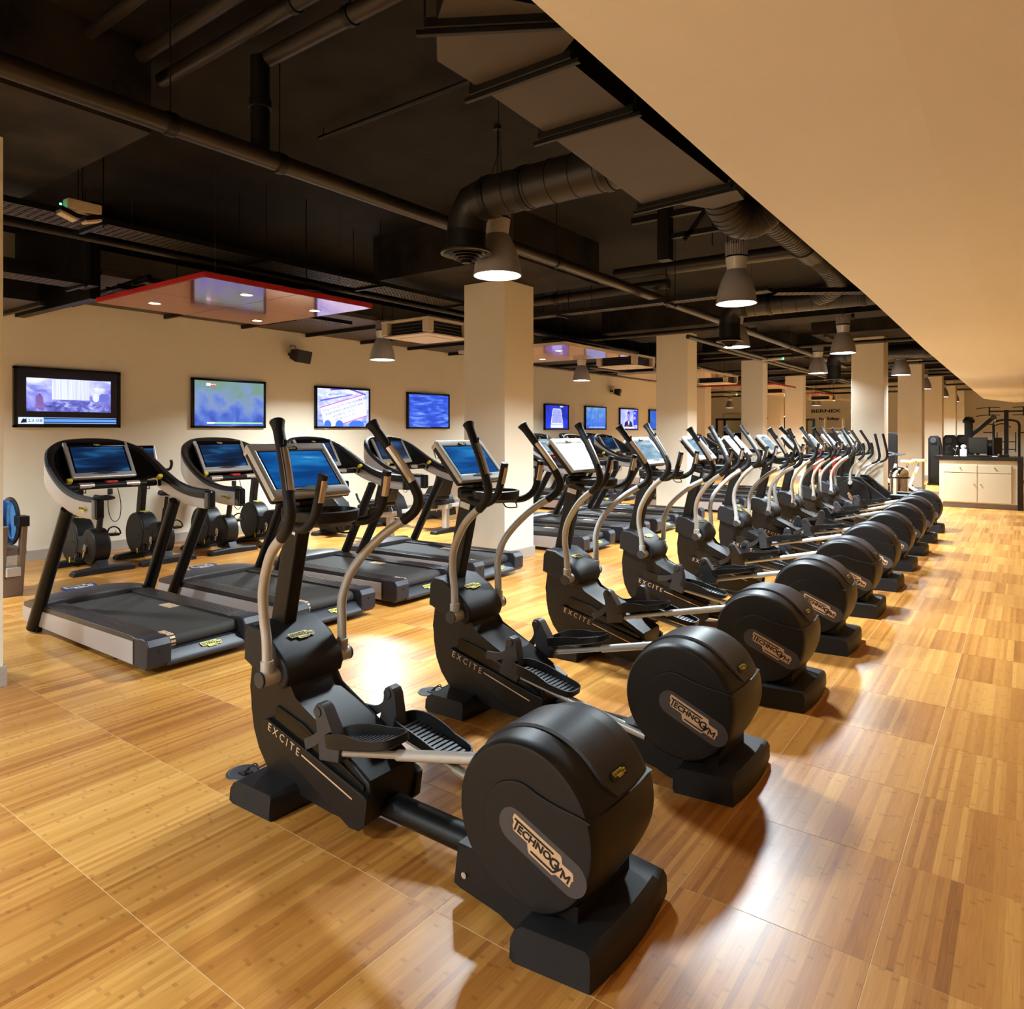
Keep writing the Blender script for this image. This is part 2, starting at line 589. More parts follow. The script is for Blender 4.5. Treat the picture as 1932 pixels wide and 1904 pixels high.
def _plate(material):
    bm = B()
    prism_z(bm, PLATE, -.006, 0.0)
    return finish(bm, 'badge', material)
PL = {k: _plate(M[k]) for k in ('tan', 'yellow', 'white')}
def _stadium(material, w=1.36, h=.44):
    bm = B()
    r_ = h / 2
    pts = [(w / 2 - r_ + r_ * math.cos(a), r_ * math.sin(a)) for a in [R(-90 + 15 * i) for i in range(13)]]
    pts += [(-w / 2 + r_ + r_ * math.cos(a), r_ * math.sin(a)) for a in [R(90 + 15 * i) for i in range(13)]]
    prism_z(bm, pts, -.008, 0.0)
    return finish(bm, 'badge_backing', material)
STD = {k: _stadium(M[k]) for k in ('badgegrey', 'badgeblue', 'glossblack')}

def badge(parent, origin, xdir, ydir, width, kind, backing=None, lift=0.0012, bw=1.0):
    x = Vector(xdir).normalized()
    y = Vector(ydir)
    y = (y - x * y.dot(x)).normalized()
    z = x.cross(y)
    def place(me, name, par, up, sc):
        o = obj(name, me, None, par)
        return o
    mt = Matrix((x, y, z)).transposed().to_4x4()
    base = parent
    off = lift
    if backing:
        o = obj('badge_backing', STD[backing], None, parent)
        o.matrix_basis = Matrix.Translation(Vector(origin) + z * off) @ mt @ Matrix.Diagonal((width * bw, width * bw, width, 1))
        off += 0.0012
    p = obj('badge', PL[kind], None, parent)
    p.matrix_basis = Matrix.Translation(Vector(origin) + z * off) @ mt @ Matrix.Diagonal((width, width, width, 1))
    l = obj('lettering', LET, None, p)
    l.matrix_basis = Matrix.Translation((0, 0, 0.006))
    return p

# ------------------------------------------------------------------ elliptical trainer (local: x = rear, z = up, y = width)
def arc(cx, cz, r, a0, a1, n):
    return [(cx + r * math.cos(R(a0 + (a1 - a0) * i / n)), cz + r * math.sin(R(a0 + (a1 - a0) * i / n))) for i in range(n + 1)]

def console(parent, x_top, z_top, x_bot, z_bot, hw, screen, tilt_back=.05, upper='silver', sw=.80, sh=.66):
    """tilted display: body, frame, screen; faces +x"""
    top = Vector((x_top, 0, z_top)); bot = Vector((x_bot, 0, z_bot))
    up = (top - bot).normalized()
    nrm = Vector((0, 1, 0)).cross(up).normalized()       # towards the user (+x)
    if nrm.x < 0:
        nrm = -nrm
    h = (top - bot).length
    c = (top + bot) / 2
    mt = Matrix((Vector((0, 1, 0)), up, nrm)).transposed().to_4x4()
    mt = Matrix.Translation(c) @ mt
    def put(bm, name, material, par, m2=None):
        o = obj(name, bm, material, par)
        o.matrix_basis = mt if m2 is None else m2
        return o
    bm = B()
    # dark back body, wedge shaped
    box(bm, (0, .0, -.030), (hw * 1.86, h * .94, .045), .014)
    box(bm, (0, h * .05, -.06), (hw * 1.2, h * .5, .04), .015)
    body = put(bm, 'console_body', M['black'], parent)
    bm = B()
    # silver frame: four rounded rails, the upper rail folds over to the back
    t_ = .012
    box(bm, (-hw + .017, 0, 0), (.034, h, .03), .010)
    box(bm, (hw - .017, 0, 0), (.034, h, .03), .010)
    box(bm, (0, -h / 2 + .026, 0), (hw * 1.96, .052, .032), .012)
    fr = put(bm, 'console_frame', M['silver'], parent)
    bm = B()
    box(bm, (0, h / 2 - .022, .0), (hw * 1.86, .044, .03), .008)
    box(bm, (0, h / 2 - .012, -.028), (hw * 1.9, .030, .05), .012)
    put(bm, 'console_top', M['silver'] if upper == 'silver' else M['glossblack'], parent)
    bm = B()
    box(bm, (0, .003, .006), (hw * 1.80, h * .74, .006))
    put(bm, 'bezel', M['grey'] if upper == 'silver' else M['glossblack'], parent)
    bm = B()
    box(bm, (0, .002, .0105), (hw * 2 * sw, h * sh, .003))
    put(bm, 'screen', screen, parent)
    bm = B()
    pts = [(-hw * .42, -h / 2 + .036), (0, -h / 2 + .052), (hw * .42, -h / 2 + .036), (0, -h / 2 + .026)]
    sp = [(x, y) for x, y in pts]
    prism_z(bm, sp, .012, .019)
    put(bm, 'key_strip', M['grey'], parent)
    b = badge(parent, c + up * (h / 2 - .035) + nrm * .017, (0, 1, 0), up, .055, 'yellow', 'glossblack')
    return body

ARM_PTS = [(0, 0, .05), (-.004, .0, .16), (-.012, .008, .26), (.012, .03, .37), (.075, .06, .47), (.175, .10, .575), (.29, .13, .655)]
GRIP_PTS = [(.275, .126, .644), (.33, .142, .69), (.352, .146, .745), (.335, .138, .80), (.285, .115, .885), (.215, .085, .985), (.15, .058, 1.075)]
PIV = Vector((-.63, 0, .557))

def make_arm(root, s):
    """s=-1 near (low y), +1 far; object origin on the pivot axis so it can swing about y"""
    h0 = .205
    f = lambda p: (p[0], s * (h0 + p[1]), p[2])
    bm = B()
    tube(bm, [f(p) for p in spline(ARM_PTS, 6)], .0215, 14)
    cyl(bm, (0, s * .135, 0), (0, s * .236, 0), .034, 18)
    cyl(bm, (0, s * h0, .0), (0, s * h0, .075), .0275, 16, .004)
    a = obj('swing_arm', bm, M['silver'], root, loc=PIV)
    bm = B()
    P = spline(GRIP_PTS, 6)
    tube(bm, [f(p) for p in P], .0235, 14)
    e0, e1 = Vector(f(GRIP_PTS[-2])), Vector(f(GRIP_PTS[-1]))
    d = (e1 - e0).normalized()
    tube(bm, [e1 - d * .012, e1 + d * .012, e1 + d * .030, e1 + d * .033], [.0235, .027, .032, .028], 14)
    # cut the black sleeve so that it follows the tube
    obj('rubber_grip', bm, M['rubber'], a)
    bm = B()
    pts = [f(p) for p in P[20:31]]
    tube(bm, [Vector(p) + Vector((.0035, -s * .001, .001)) for p in pts], .0222, 10)
    obj('pulse_sensor', bm, M['brushed'], a)
    bm = B()
    cyl(bm, (0, s * .234, 0), (0, s * .246, 0), .035, 18, .003)
    obj('end_cap', bm, M['grey'], a)
    bm = B()
    q = Vector(f(P[31])) + Vector((.021, 0, .012))
    box(bm, q, (.010, .016, .03), .003)
    obj('thumb_button', bm, M['glossblack'], a)
    return a

def make_pedal(root, s):
    """rigid pedal lever; origin at its front end, rod along +x"""
    y = s * .165
    bm = B()
    tube(bm, [(.03, y, 0), (.36, y, 0), (.365, y, 0), (.80, y, 0)], [.014, .014, .0205, .0205], 14)
    p = obj('pedal_rod', bm, M['silver'], root)
    bm = B()
    prof = [(-.075, -.02), (.045, -.028), (.062, .015), (.030, .095), (.006, .162), (-.012, .178), (-.040, .180), (-.058, .165), (-.060, .142), (-.052, .07)]
    prof = [(px, pz * 1.10) for px, pz in prof]
    prism_y(bm, prof, y - .028, y + .028, .006)
    cyl(bm, (-.034, y - .034, .167), (-.034, y + .034, .167), .022, 14, .003)
    obj('pedal_bracket', bm, M['grey'], p)
    bm = B()
    cur = spline([(-.052, .130), (-.075, .085), (-.12, .052), (-.20, .03)], 5)
    poly = [(c.x, c.y + .018) for c in cur] + [(c.x, c.y - .026) for c in reversed(cur)]
    prism_y(bm, poly, y - s * .010 - .006, y - s * .010 + .006, .003)
    obj('link_plate', bm, M['grey'], p)
    # tray: floor, low wall that rises to the front
    n = 40
    half = lambda t: .062 + .020 * math.sin(math.pi * min(1, t * 1.25)) * (1 if t < .8 else 1)
    outl = []
    for i in range(n):
        a = 2 * math.pi * i / n
        ca, sa = math.cos(a), math.sin(a)
        k = 4.0
        rr = 1 / ((abs(ca) ** k + abs(sa) ** k) ** (1 / k))
        x = .215 + .19 * rr * ca
        w = .080 if x > .2 else .080
        yy = w * rr * sa
        outl.append((x, yy))
    def hgt(x, yy):
        t = (x - .02) / .39
        base = .042 - .014 * t
        if x < .25:
            base += .018 * max(0, math.sin(math.pi * (x - .02) / .26)) * (1.0 if yy * s > 0 else .45)
        return base
    cy_ = y + s * .012
    zf = .046
    bm = B()
    ro = [(x, cy_ + yy, zf) for x, yy in outl]
    rb = [(.215 + (x - .215) * .93, cy_ + yy * .88, zf - .006) for x, yy in outl]
    rt = [(x, cy_ + yy, zf + hgt(x, yy)) for x, yy in outl]
    ri = [(.215 + (x - .215) * .965, cy_ + yy * .92, zf + hgt(x, yy)) for x, yy in outl]
    rf = [(.215 + (x - .215) * .93, cy_ + yy * .86, zf + .006) for x, yy in outl]
    loft(bm, [rb, ro, rt, ri, rf], True)
    obj('foot_plate', bm, M['black'], p)
    bm = B()
    for i in range(13):
        x = .075 + i * .0235
        box(bm, (x, cy_, zf + .008), (.014, .115 if x < .32 else .095, .006))
    o = obj('tread_rib', bm, M['grey'], p)
    o['kind'] = 'stuff'
    return p

CRANK = Vector((.71, 0, .345))
def pose_pedal(p, theta, ln=.97):
    rx = CRANK.x + .215 * math.cos(R(theta))
    rz = CRANK.z + .215 * math.sin(R(theta))
    fz = .315 + .015 * math.sin(R(theta))
    ang = math.asin(max(-1, min(1, (rz - fz) / ln)))
    p.location = (rx - ln * math.cos(ang), 0, fz)
    p.rotation_euler = (0, -ang, 0)

def make_elliptical():
    t = thing('elliptical_trainer', 'x', 'elliptical trainer', group='elliptical trainers in the front row')
    bm = B()
    def foot(x0, x1, hl0, hl1, h, bow):
        n = 9
        rings = []
        for i in range(n):
            u = -1 + 2 * i / (n - 1)
            k = 1 - abs(u) ** 2
            hl = lambda f: hl0 + (hl1 - hl0) * f
            q = lambda f, z, ins: (x0 + (x1 - x0) * f + (bow * k if f > .5 else -bow * .3 * k), u * (hl(f) - ins), z)
            rings.append([q(.02, 0, .012), q(.98, 0, .012), q(1, .02, 0), q(1, h - .03, .004), q(.97, h - .008, .014), q(.90, h + .012 * k, .024), q(.10, h + .012 * k, .024), q(.03, h - .008, .014), q(0, h - .03, .004), q(0, .02, 0)])
        loft(bm, rings)
    foot(-.785, -.515, .285, .275, .098, .012)
    obj('front_foot', bm, M['footgrey'], t)
    bm = B()
    foot(.735, .995, .300, .268, .110, .022)
    obj('rear_foot', bm, M['footgrey'], t)
    bm = B()
    tube(bm, [(-.20, 0, .098), (.62, 0, .098)], .056, 18, True, .86)
    obj('base_beam', bm, M['blackmetal'], t)
    bm = B()
    poly = [(.40, .055), (.43, .045), (.60, .03), (.66, .0), (.86, .0), (.90, .06), (.90, .17), (.66, .2), (.42, .2)]
    prism_y(bm, poly, -.172, .172, .004)
    obj('rear_bracket', bm, M['blackmetal'], t)
    bm = B()
    cyl(bm, (.45, -.178, .10), (.45, -.170, .10), .011, 12)
    obj('frame_bolt', bm, M['chrome'], t)
    # drum housing
    cx, cz, r0 = .712, .372, .262
    st = [(-.205, -.022), (-.203, -.012), (-.192, -.003), (-.17, .002), (-.09, .010), (0, .013), (.09, .010), (.17, .002), (.192, -.003), (.203, -.012), (.205, -.022)]
    bm = B()
    n = 64
    loft(bm, [[(cx + (r0 + d) * math.cos(2 * math.pi * i / n), y, cz + (r0 + d) * math.sin(2 * math.pi * i / n)) for i in range(n)] for y, d in st])
    obj('drum_housing', bm, M['housing'], t)
    # lower shell, slightly proud of the housing
    inner = [(.968, .462), (.92, .472), (.868, .477), (.815, .486), (.768, .497), (.735, .508), (.70, .512), (.655, .502), (.612, .478), (.580, .440), (.562, .395), (.558, .345), (.570, .29), (.600, .235), (.650, .185), (.700, .155), (.740, .135)]
    inner = [(p.x, p.y) for p in spline(inner, 3)]
    out = arc(cx, cz, r0 + .006, -82, 19, 26)
    poly = inner + out
    def grow(p, d):
        v = Vector((p[0] - cx, p[1] - cz))
        l = v.length
        return (cx + v.x * (l + d) / l, cz + v.y * (l + d) / l)
    bm = B()
    rings = []
    for y, d in ((-.2125, -.020), (-.211, -.012), (-.20, -.003), (-.17, .002), (-.09, .010), (0, .013), (.09, .010), (.17, .002), (.20, -.003), (.211, -.012), (.2125, -.020)):
        ins = .010 if abs(y) > .2115 else (.004 if abs(y) > .205 else 0)
        ring = []
        for i, p in enumerate(poly):
            if i < len(inner):
                q = Vector(p) + (Vector((.76, .30)) - Vector(p)).normalized() * ins
                ring.append((q.x, y, q.y))
            else:
                q = grow(p, d)
                ring.append((q[0], y, q[1]))
        rings.append(ring)
    loft(bm, rings)
    obj('lower_shell', bm, M['housing'], t, angle=40)
    # satin strip over the top of the drum
    bm = B()
    A = [R(176 - 154 * i / 30) for i in range(31)]
    def strip(a0, a1, k0, k1, w, d):
        rings = []
        for i in range(k0, k1 + 1):
            ww = w if i < 26 else w * math.sqrt(max(.04, 1 - ((i - 26) / 4.6) ** 2))
            c_, s_ = math.cos(A[i]), math.sin(A[i])
            ys = (-ww, -ww * .93, -ww * .5, 0, ww * .5, ww * .93, ww)
            rings.append([(cx + (r0 + .0125 + (d if 0 < j < 6 else -.012)) * c_, y, cz + (r0 + .0125 + (d if 0 < j < 6 else -.012)) * s_) for j, y in enumerate(ys)])
        return rings
    loft(bm, strip(0, 0, 0, 30, .105, .006), False, False)
    obj('top_strip', bm, M['bumper'], t)
    a = R(33)
    rr = r0 + .022
    badge(t, (cx + rr * math.cos(a), .0, cz + rr * math.sin(a)), (0, 1, 0), (-math.sin(a), 0, math.cos(a)), .075, 'yellow', 'glossblack', .0)
    badge(t, (.792, -.2128, .322), (.92, 0, -.39), (.39, 0, .92), .252, 'tan', 'badgegrey', .0, 1.0)
    # front column shell
    side = [(-.855, .60), (-.868, .45), (-.868, .36), (-.848, .26), (-.808, .18), (-.75, .115), (-.66, .075), (-.50, .06), (-.30, .05), (-.14, .045), (-.095, .07), (-.065, .19), (-.075, .245),
            (-.30, .36), (-.545, .458), (-.598, .53), (-.60, .62)]
    bm = B()
    def inset(poly, d):
        c = Vector((-.6, .32))
        return [(p[0] + (c.x - p[0]) * d, p[1] + (c.y - p[1]) * d) for p in poly]
    prism_y(bm, side, -.130, .130, .014, 3)
    obj('column_shell', bm, M['housing'], t, angle=40)
    # slanted rail fairing with the lettering, each side
    fair = [(-.70, .348), (-.725, .338), (-.738, .315), (-.732, .285), (-.70, .264), (-.16, .047), (-.11, .05), (-.07, .085), (-.055, .188), (-.075, .200)]
    for s in (-1, 1):
        bm = B()
        prism_y(bm, fair, s * .12, s * .158, .008)
        obj('rail_fairing', bm, M['housing'], t)
        bm = B()
        slot = [(-.650, .412), (-.668, .395), (-.655, .335), (-.095, .190), (-.095, .225), (-.27, .292), (-.47, .375)]
        prism_y(bm, slot, s * .12, s * .140, .003)
        obj('roller_slot', bm, M['glossblack'], t)
    me = text_me('E X C I T E', .049, M['tan'], .0006, 'LEFT', 1.0, 1.0)
    dx, dz = .9636, -.2673
    mt = Matrix((Vector((dx, 0, dz)), Vector((-dz, 0, dx)), Vector((0, -1, 0)))).transposed().to_4x4()
    o = obj('lettering', me, None, t)
    o.matrix_basis = Matrix.Translation((-.690, -.1592, .320)) @ mt
    bm = B()
    L0, L1 = Vector((-.455, -.1590, .2565)), Vector((-.140, -.1590, .169))
    box(bm, (L0 + L1) / 2, ((L1 - L0).length, .0012, .006), rot=Euler((0, math.atan2(-(L1 - L0).z, (L1 - L0).x), 0)))
    obj('trim_line', bm, M['tan'], t)
    # pivot cover
    cov = [(-.880, .575), (-.872, .70), (-.845, .742), (-.76, .738), (-.66, .680), (-.60, .637), (-.568, .600), (-.556, .555), (-.572, .512), (-.605, .497), (-.66, .510), (-.75, .552)]
    bm = B()
    def ins2(poly, d):
        c = Vector((-.72, .62))
        return [(p[0] + (c.x - p[0]) * d, p[1] + (c.y - p[1]) * d) for p in poly]
    prism_y(bm, cov, -.158, .158, .016, 3)
    obj('pivot_cover', bm, M['footgrey'], t, angle=40)
    nn = Vector((.545, 0, .838))
    badge(t, Vector((-.668, .0, .6845)) + nn * .003, (0, 1, 0), (-.838, 0, .545), .13, 'yellow', None, .004)
    # mast
    bm = B()
    a, b = Vector((-.815, 0, .66)), Vector((-.665, 0, 1.30))
    d = (b - a).normalized()
    ang = math.atan2(d.x, d.z)
    box(bm, (a + b) / 2, (.105, .075, (b - a).length), .015, 3, rot=Euler((0, ang, 0)))
    obj('mast', bm, M['blackmetal'], t)
    bm = B()
    q = a + d * .525
    box(bm, q + Vector((.0, -.0385, 0)), (.075, .002, .035), rot=Euler((0, ang, 0)))
    obj('spec_sticker', bm, M['paper'], t)
    # tray / handle carrier
    bm = B()
    box(bm, (-.665, 0, 1.245), (.15, .13, .075), .02, 3)
    n = 28
    cx2, cy2 = -.49, 0
    def ell(rx, ry, z, dz=0):
        return [(cx2 + rx * math.cos(2 * math.pi * i / n), ry * math.sin(2 * math.pi * i / n), z + dz * math.cos(2 * math.pi * i / n)) for i in range(n)]
    loft(bm, [ell(.10, .11, 1.205), ell(.128, .145, 1.225), ell(.132, .15, 1.268), ell(.118, .135, 1.272), ell(.105, .12, 1.235)])
    box(bm, (-.62, 0, 1.24), (.14, .20, .05), .02, 3)
    obj('utility_tray', bm, M['black'], t)
    bm = B()
    tube(bm, spline([(-.46, .02, 1.21), (-.43, .02, 1.175), (-.40, .06, 1.17), (-.40, .085, 1.175), (-.42, .09, 1.21)], 4), .004, 6)
    obj('towel_hook', bm, M['blackmetal'], t)
    for s in (-1, 1):
        bm = B()
        pts = spline([(-.66, s * .03, 1.225), (-.60, s * .10, 1.215), (-.50, s * .150, 1.205), (-.41, s * .172, 1.215), (-.345, s * .180, 1.262), (-.318, s * .180, 1.33), (-.295, s * .176, 1.43)], 6)
        tube(bm, pts, .0205, 12)
        e = pts[-1]
        tube(bm, [e, e + Vector((.002, 0, .010)), e + Vector((.003, 0, .014))], [.0205, .0205, .012], 12)
        h = obj('fixed_handle', bm, M['rubber'], t)
        bm = B()
        tube(bm, [p + Vector((.003, -s * .001, 0)) for p in pts[-7:-1]], .0196, 10)
        obj('pulse_sensor', bm, M['brushed'], h)
    # console
    bm = B()
    box(bm, (-.66, 0, 1.34), (.05, .10, .14), .015, 2, rot=Euler((0, R(-20), 0)))
    obj('console_neck', bm, M['black'], t)
    console(t, -.785, 1.552, -.578, 1.322, .212, M['scr_blue'])
    arms = [make_arm(t, -1), make_arm(t, 1)]
    ped = [make_pedal(t, -1), make_pedal(t, 1)]
    return t

def pose_elliptical(t, theta, screen=None):
    for nm, c in ((c.name.split('.')[0], c) for c in t.children):
        if nm == 'screen' and screen:
            c.material_slots[0].link = 'OBJECT'
            c.material_slots[0].material = M[screen]
    ped = kids(t, 'pedal_rod')
    arm = kids(t, 'swing_arm')
    for i, (p, a) in enumerate(zip(ped, arm)):
        th = theta + 180 * i
        pose_pedal(p, th)
        a.rotation_euler = (0, R(.6 + 13 * math.cos(R(th))), 0)

# ------------------------------------------------------------------ treadmill (local: x = rear end, origin at deck centre)
def make_treadmill():
    t = thing('treadmill', 'x', 'treadmill', group='treadmills in the front row')
    HW = .425
    for s in (-1, 1):
        bm = B()
        poly = [(-1.045, .085), (-1.02, .058), (-.85, .050), (.845, .045), (.845, .205), (-.60, .178), (-1.05, .170)]
        prism_y(bm, poly, s * (HW - .035), s * HW, .006)
        obj('side_panel', bm, M['sidesilver'], t)
        bm = B()
        poly = [(-.70, .168), (.872, .198), (.872, .232), (.80, .238), (-.70, .222)]
        prism_y(bm, poly, s * (HW - .165), s * (HW - .004), .008)
        r_ = obj('side_rail', bm, M['rail'], t)
        bm = B()
        for k in range(5):
            y = s * (HW - .032 - .026 * k)
            a, b = Vector((-.66, y, .2235)), Vector((.78, y, .2385))
            box(bm, (a + b) / 2, ((b - a).length, .004, .003), rot=Euler((0, -math.atan2(b.z - a.z, b.x - a.x), 0)))
        obj('grip_line', bm, M['gripline'], r_)['kind'] = 'stuff'
        # bumper block
        bm = B()
        poly = [(.862, .045), (1.015, .045), (1.045, .075), (1.048, .20), (1.02, .238), (.97, .246), (.862, .236)]
        prism_y(bm, poly, s * (HW - .155), s * (HW + .008), .012, 3)
        bp = obj('rear_bumper', bm, M['bumper'], t)
        bm = B()
        cyl(bm, (1.045, s * (HW - .075), .165), (1.051, s * (HW - .075), .165), .009, 12)
        obj('bolt_hole', bm, M['ink'], bp)
        bm = B()
        box2(bm, .838, .865, s * (HW - .03), s * (HW + .006), .05, .225, .008)
        obj('bumper_gasket', bm, M['glossblack'], bp)
    bm = B()
    prism_y(bm, [(.93, .045), (1.03, .045), (1.045, .065), (1.035, .09), (.985, .135), (.95, .140), (.93, .13)], -.30, .30, .006)
    obj('rear_sill', bm, M['bumper'], t)
    badge(t, (1.012, .03, .1135), (0, 1, 0), (-.74, 0, .67), .155, 'yellow', None, .0055)
    bm = B()
    poly = [(-.80, .12), (-.80, .202), (.90, .222)] + arc(.905, .172, .05, 88, -90, 10) + [(.90, .12)]
    prism_y(bm, poly, -.262, .262)
    obj('running_belt', bm, M['belt'], t)
    bm = B()
    for k in range(4):
        box2(bm, .80 + .035 * k, .822 + .035 * k, -.255, -.195, .2205, .2225)
    for k in range(4):
        a = R(70 - 32 * k)
        box(bm, (.905 + .0508 * math.cos(a), -.225, .172 + .0508 * math.sin(a)), (.016, .06, .002), rot=Euler((0, R(90) - a, 0)))
    for k in range(6):
        box2(bm, .02 + .03 * k, .035 + .03 * k, .16, .25, .212, .2145)
    obj('belt_mark', bm, M['tan'], t)['kind'] = 'stuff'
    # motor hood
    bm = B()
    rings = []
    for x, zc, ze, w in ((-1.055, .178, .175, .40), (-1.05, .195, .192, .415), (-1.02, .222, .205, .422), (-.92, .262, .226, .424), (-.80, .280, .236, .424), (-.70, .262, .240, .424), (-.665, .25, .240, .42), (-.655, .226, .224, .415)):
        ring = []
        for i in range(13):
            u = -1 + 2 * i / 12
            k = max(0, 1 - abs(u) ** 3.0)
            ring.append((x, u * w, ze + (zc - ze) * k))
        ring += [(x, w, .165), (x, -w, .165)]
        rings.append(ring)
    loft(bm, rings)
    obj('motor_hood', bm, M['hood'], t, angle=30)
    badge(t, (-.885, -.06, .281), (0, 1, 0), (-.97, 0, .2), .22, 'white', 'badgeblue', .0, .95)
    for s in (-1, 1):
        bm = B()
        tube(bm, [(-.79, s * .437, .03), (-.205, s * .415, 1.02)], [.050, .046], 20)
        obj('upright_post', bm, M['blackmetal'], t)
        bm = B()
        cyl(bm, (-.74, s * .40, .03), (-.74, s * .44, .03), .03, 16)
        obj('transport_wheel', bm, M['rubber'], t)
        bm = B()
        cyl(bm, (.45, s * .33, .0), (.45, s * .33, .012), .045, 18, .004)
        cyl(bm, (.45, s * .33, .01), (.45, s * .33, .06), .012, 10)
        obj('levelling_foot', bm, M['black'], t)
    # hoop: silver outer band + dark padded top, swept in plan from arm to arm
    path = [(.29, -.425, 1.088), (.15, -.43, 1.09), (.0, -.43, 1.102), (-.18, -.43, 1.14), (-.37, -.425, 1.21), (-.55, -.41, 1.305), (-.69, -.355, 1.40), (-.785, -.24, 1.46), (-.82, -.09, 1.48)]
    path = path + [(x, -y, z) for x, y, z in reversed(path)]
    P = spline(path, 5)
    P = [Vector(p) for p in P]
    outer, pad, shell = [], [], []
    for i, p in enumerate(P):
        d = (P[min(i + 1, len(P) - 1)] - P[max(i - 1, 0)])
        d.z = 0
        d.normalize()
        o_ = Vector((d.y, -d.x, 0))      # outward (left of travel from near arm to far arm)
        if o_.dot(Vector((p.x + .1, p.y, 0))) < 0 and abs(p.y) > .3:
            o_ = -o_
        if p.x < -.6 and o_.x > 0:
            o_ = -o_
        up = Vector((0, 0, 1))
        hh = .145 if p.x > -.2 else .145 + .06 * min(1, (-.2 - p.x) / .4)
        bot = p - up * (hh * .72)
        top = p + up * (hh * .28)
        outer.append([bot - o_ * .015, bot + o_ * .018, bot + o_ * .030 + up * .03, top + o_ * .030 - up * .028, top + o_ * .020, top - o_ * .01, bot - o_ * .02 + up * .03])
        pad.append([top + o_ * .029 - up * .026, top + o_ * .027, top + o_ * .010 + up * .012, top - o_ * .020 + up * .006, top - o_ * .036 - up * .02, top - o_ * .030 - up * .06, top - o_ * .005 - up * .07])
        shell.append((top - o_ * .030 - up * .03, bot, o_))
    bm = B()
    loft(bm, outer)
    hoop = obj('hoop_band', bm, M['sidesilver'], t, angle=40)
    bm = B()
    loft(bm, pad)
    obj('hoop_pad', bm, M['rubber'], hoop, angle=40)
    # inner dark bowl behind the display
    bm = B()
    k0, k1 = 14, len(P) - 15
    n_ = k1 - k0
    ra, rb, rc = [], [], []
    for i in range(k0, k1 + 1):
        u = (i - k0) / n_
        a, bq, o_ = shell[i]
        yc_ = -.31 + .62 * u
        ra.append(a)
        rb.append(Vector((a.x * .5 + (-.74) * .5, a.y * .6 + yc_ * .4, a.z * .5 + .64)))
        rc.append(Vector((-.615, yc_ * .95, 1.165)))
    loft(bm, [ra, rb, rc], False, False)
    bmesh.ops.solidify(bm, geom=bm.faces[:], thickness=.012)
    obj('inner_bowl', bm, M['black'], t, angle=50)
    for s in (-1, 1):
        bm = B()
        q = P[0] if s < 0 else P[-1]
        box(bm, (q.x + .03, q.y, q.z - .03), (.085, .062, .150), .018, 3)
        e = obj('arm_end', bm, M['glossblack'], t)
    badge(t, (.165, -.4625, 1.05), (1, 0, .0), (0, 0, 1), .13, 'yellow', None, .0)
    # cross bar with sensors and clip
    bm = B()
    tube(bm, [(-.44, -.37, 1.165), (-.43, 0, 1.17), (-.44, .37, 1.165)], .026, 14)
    cb = obj('cross_bar', bm, M['black'], t)
    for y in (-.19, .17):
        bm = B()
        cyl(bm, (-.4325, y - .055, 1.172), (-.4325, y + .055, 1.172), .0262, 14)
        obj('pulse_sensor', bm, M['brushed'], cb)
    bm = B()
    box(bm, (-.425, 0, 1.198), (.05, .085, .018), .004)
    obj('stop_button', bm, M['red'], cb)
    bm = B()
    box(bm, (-.43, -.01, 1.115), (.03, .035, .05), .006)
    tube(bm, spline([(-.43, -.02, 1.10), (-.42, -.03, 1.0), (-.42, -.01, .90), (-.42, .03, .865), (-.42, .065, .91), (-.42, .07, 1.02), (-.43, .05, 1.14)], 6), .0032, 6)
    obj('safety_cord', bm, M['ink'], cb)
    for s in (-1, 1):
        bm = B()
        tube(bm, [(-.40, s * .385, 1.15), (-.355, s * .36, 1.20)], [.016, .013], 10)
        j = obj('lever', bm, M['glossblack'], t)
        bm = B()
        box(bm, (-.335, s * .352, 1.222), (.05, .04, .032), .009, rot=Euler((0, R(-35), 0)))
        obj('lever_tip', bm, M['yellowp'], j)
    console(t, -.725, 1.515, -.535, 1.225, .255, M['scr_dark'], upper='black', sw=.82, sh=.70)
    return t

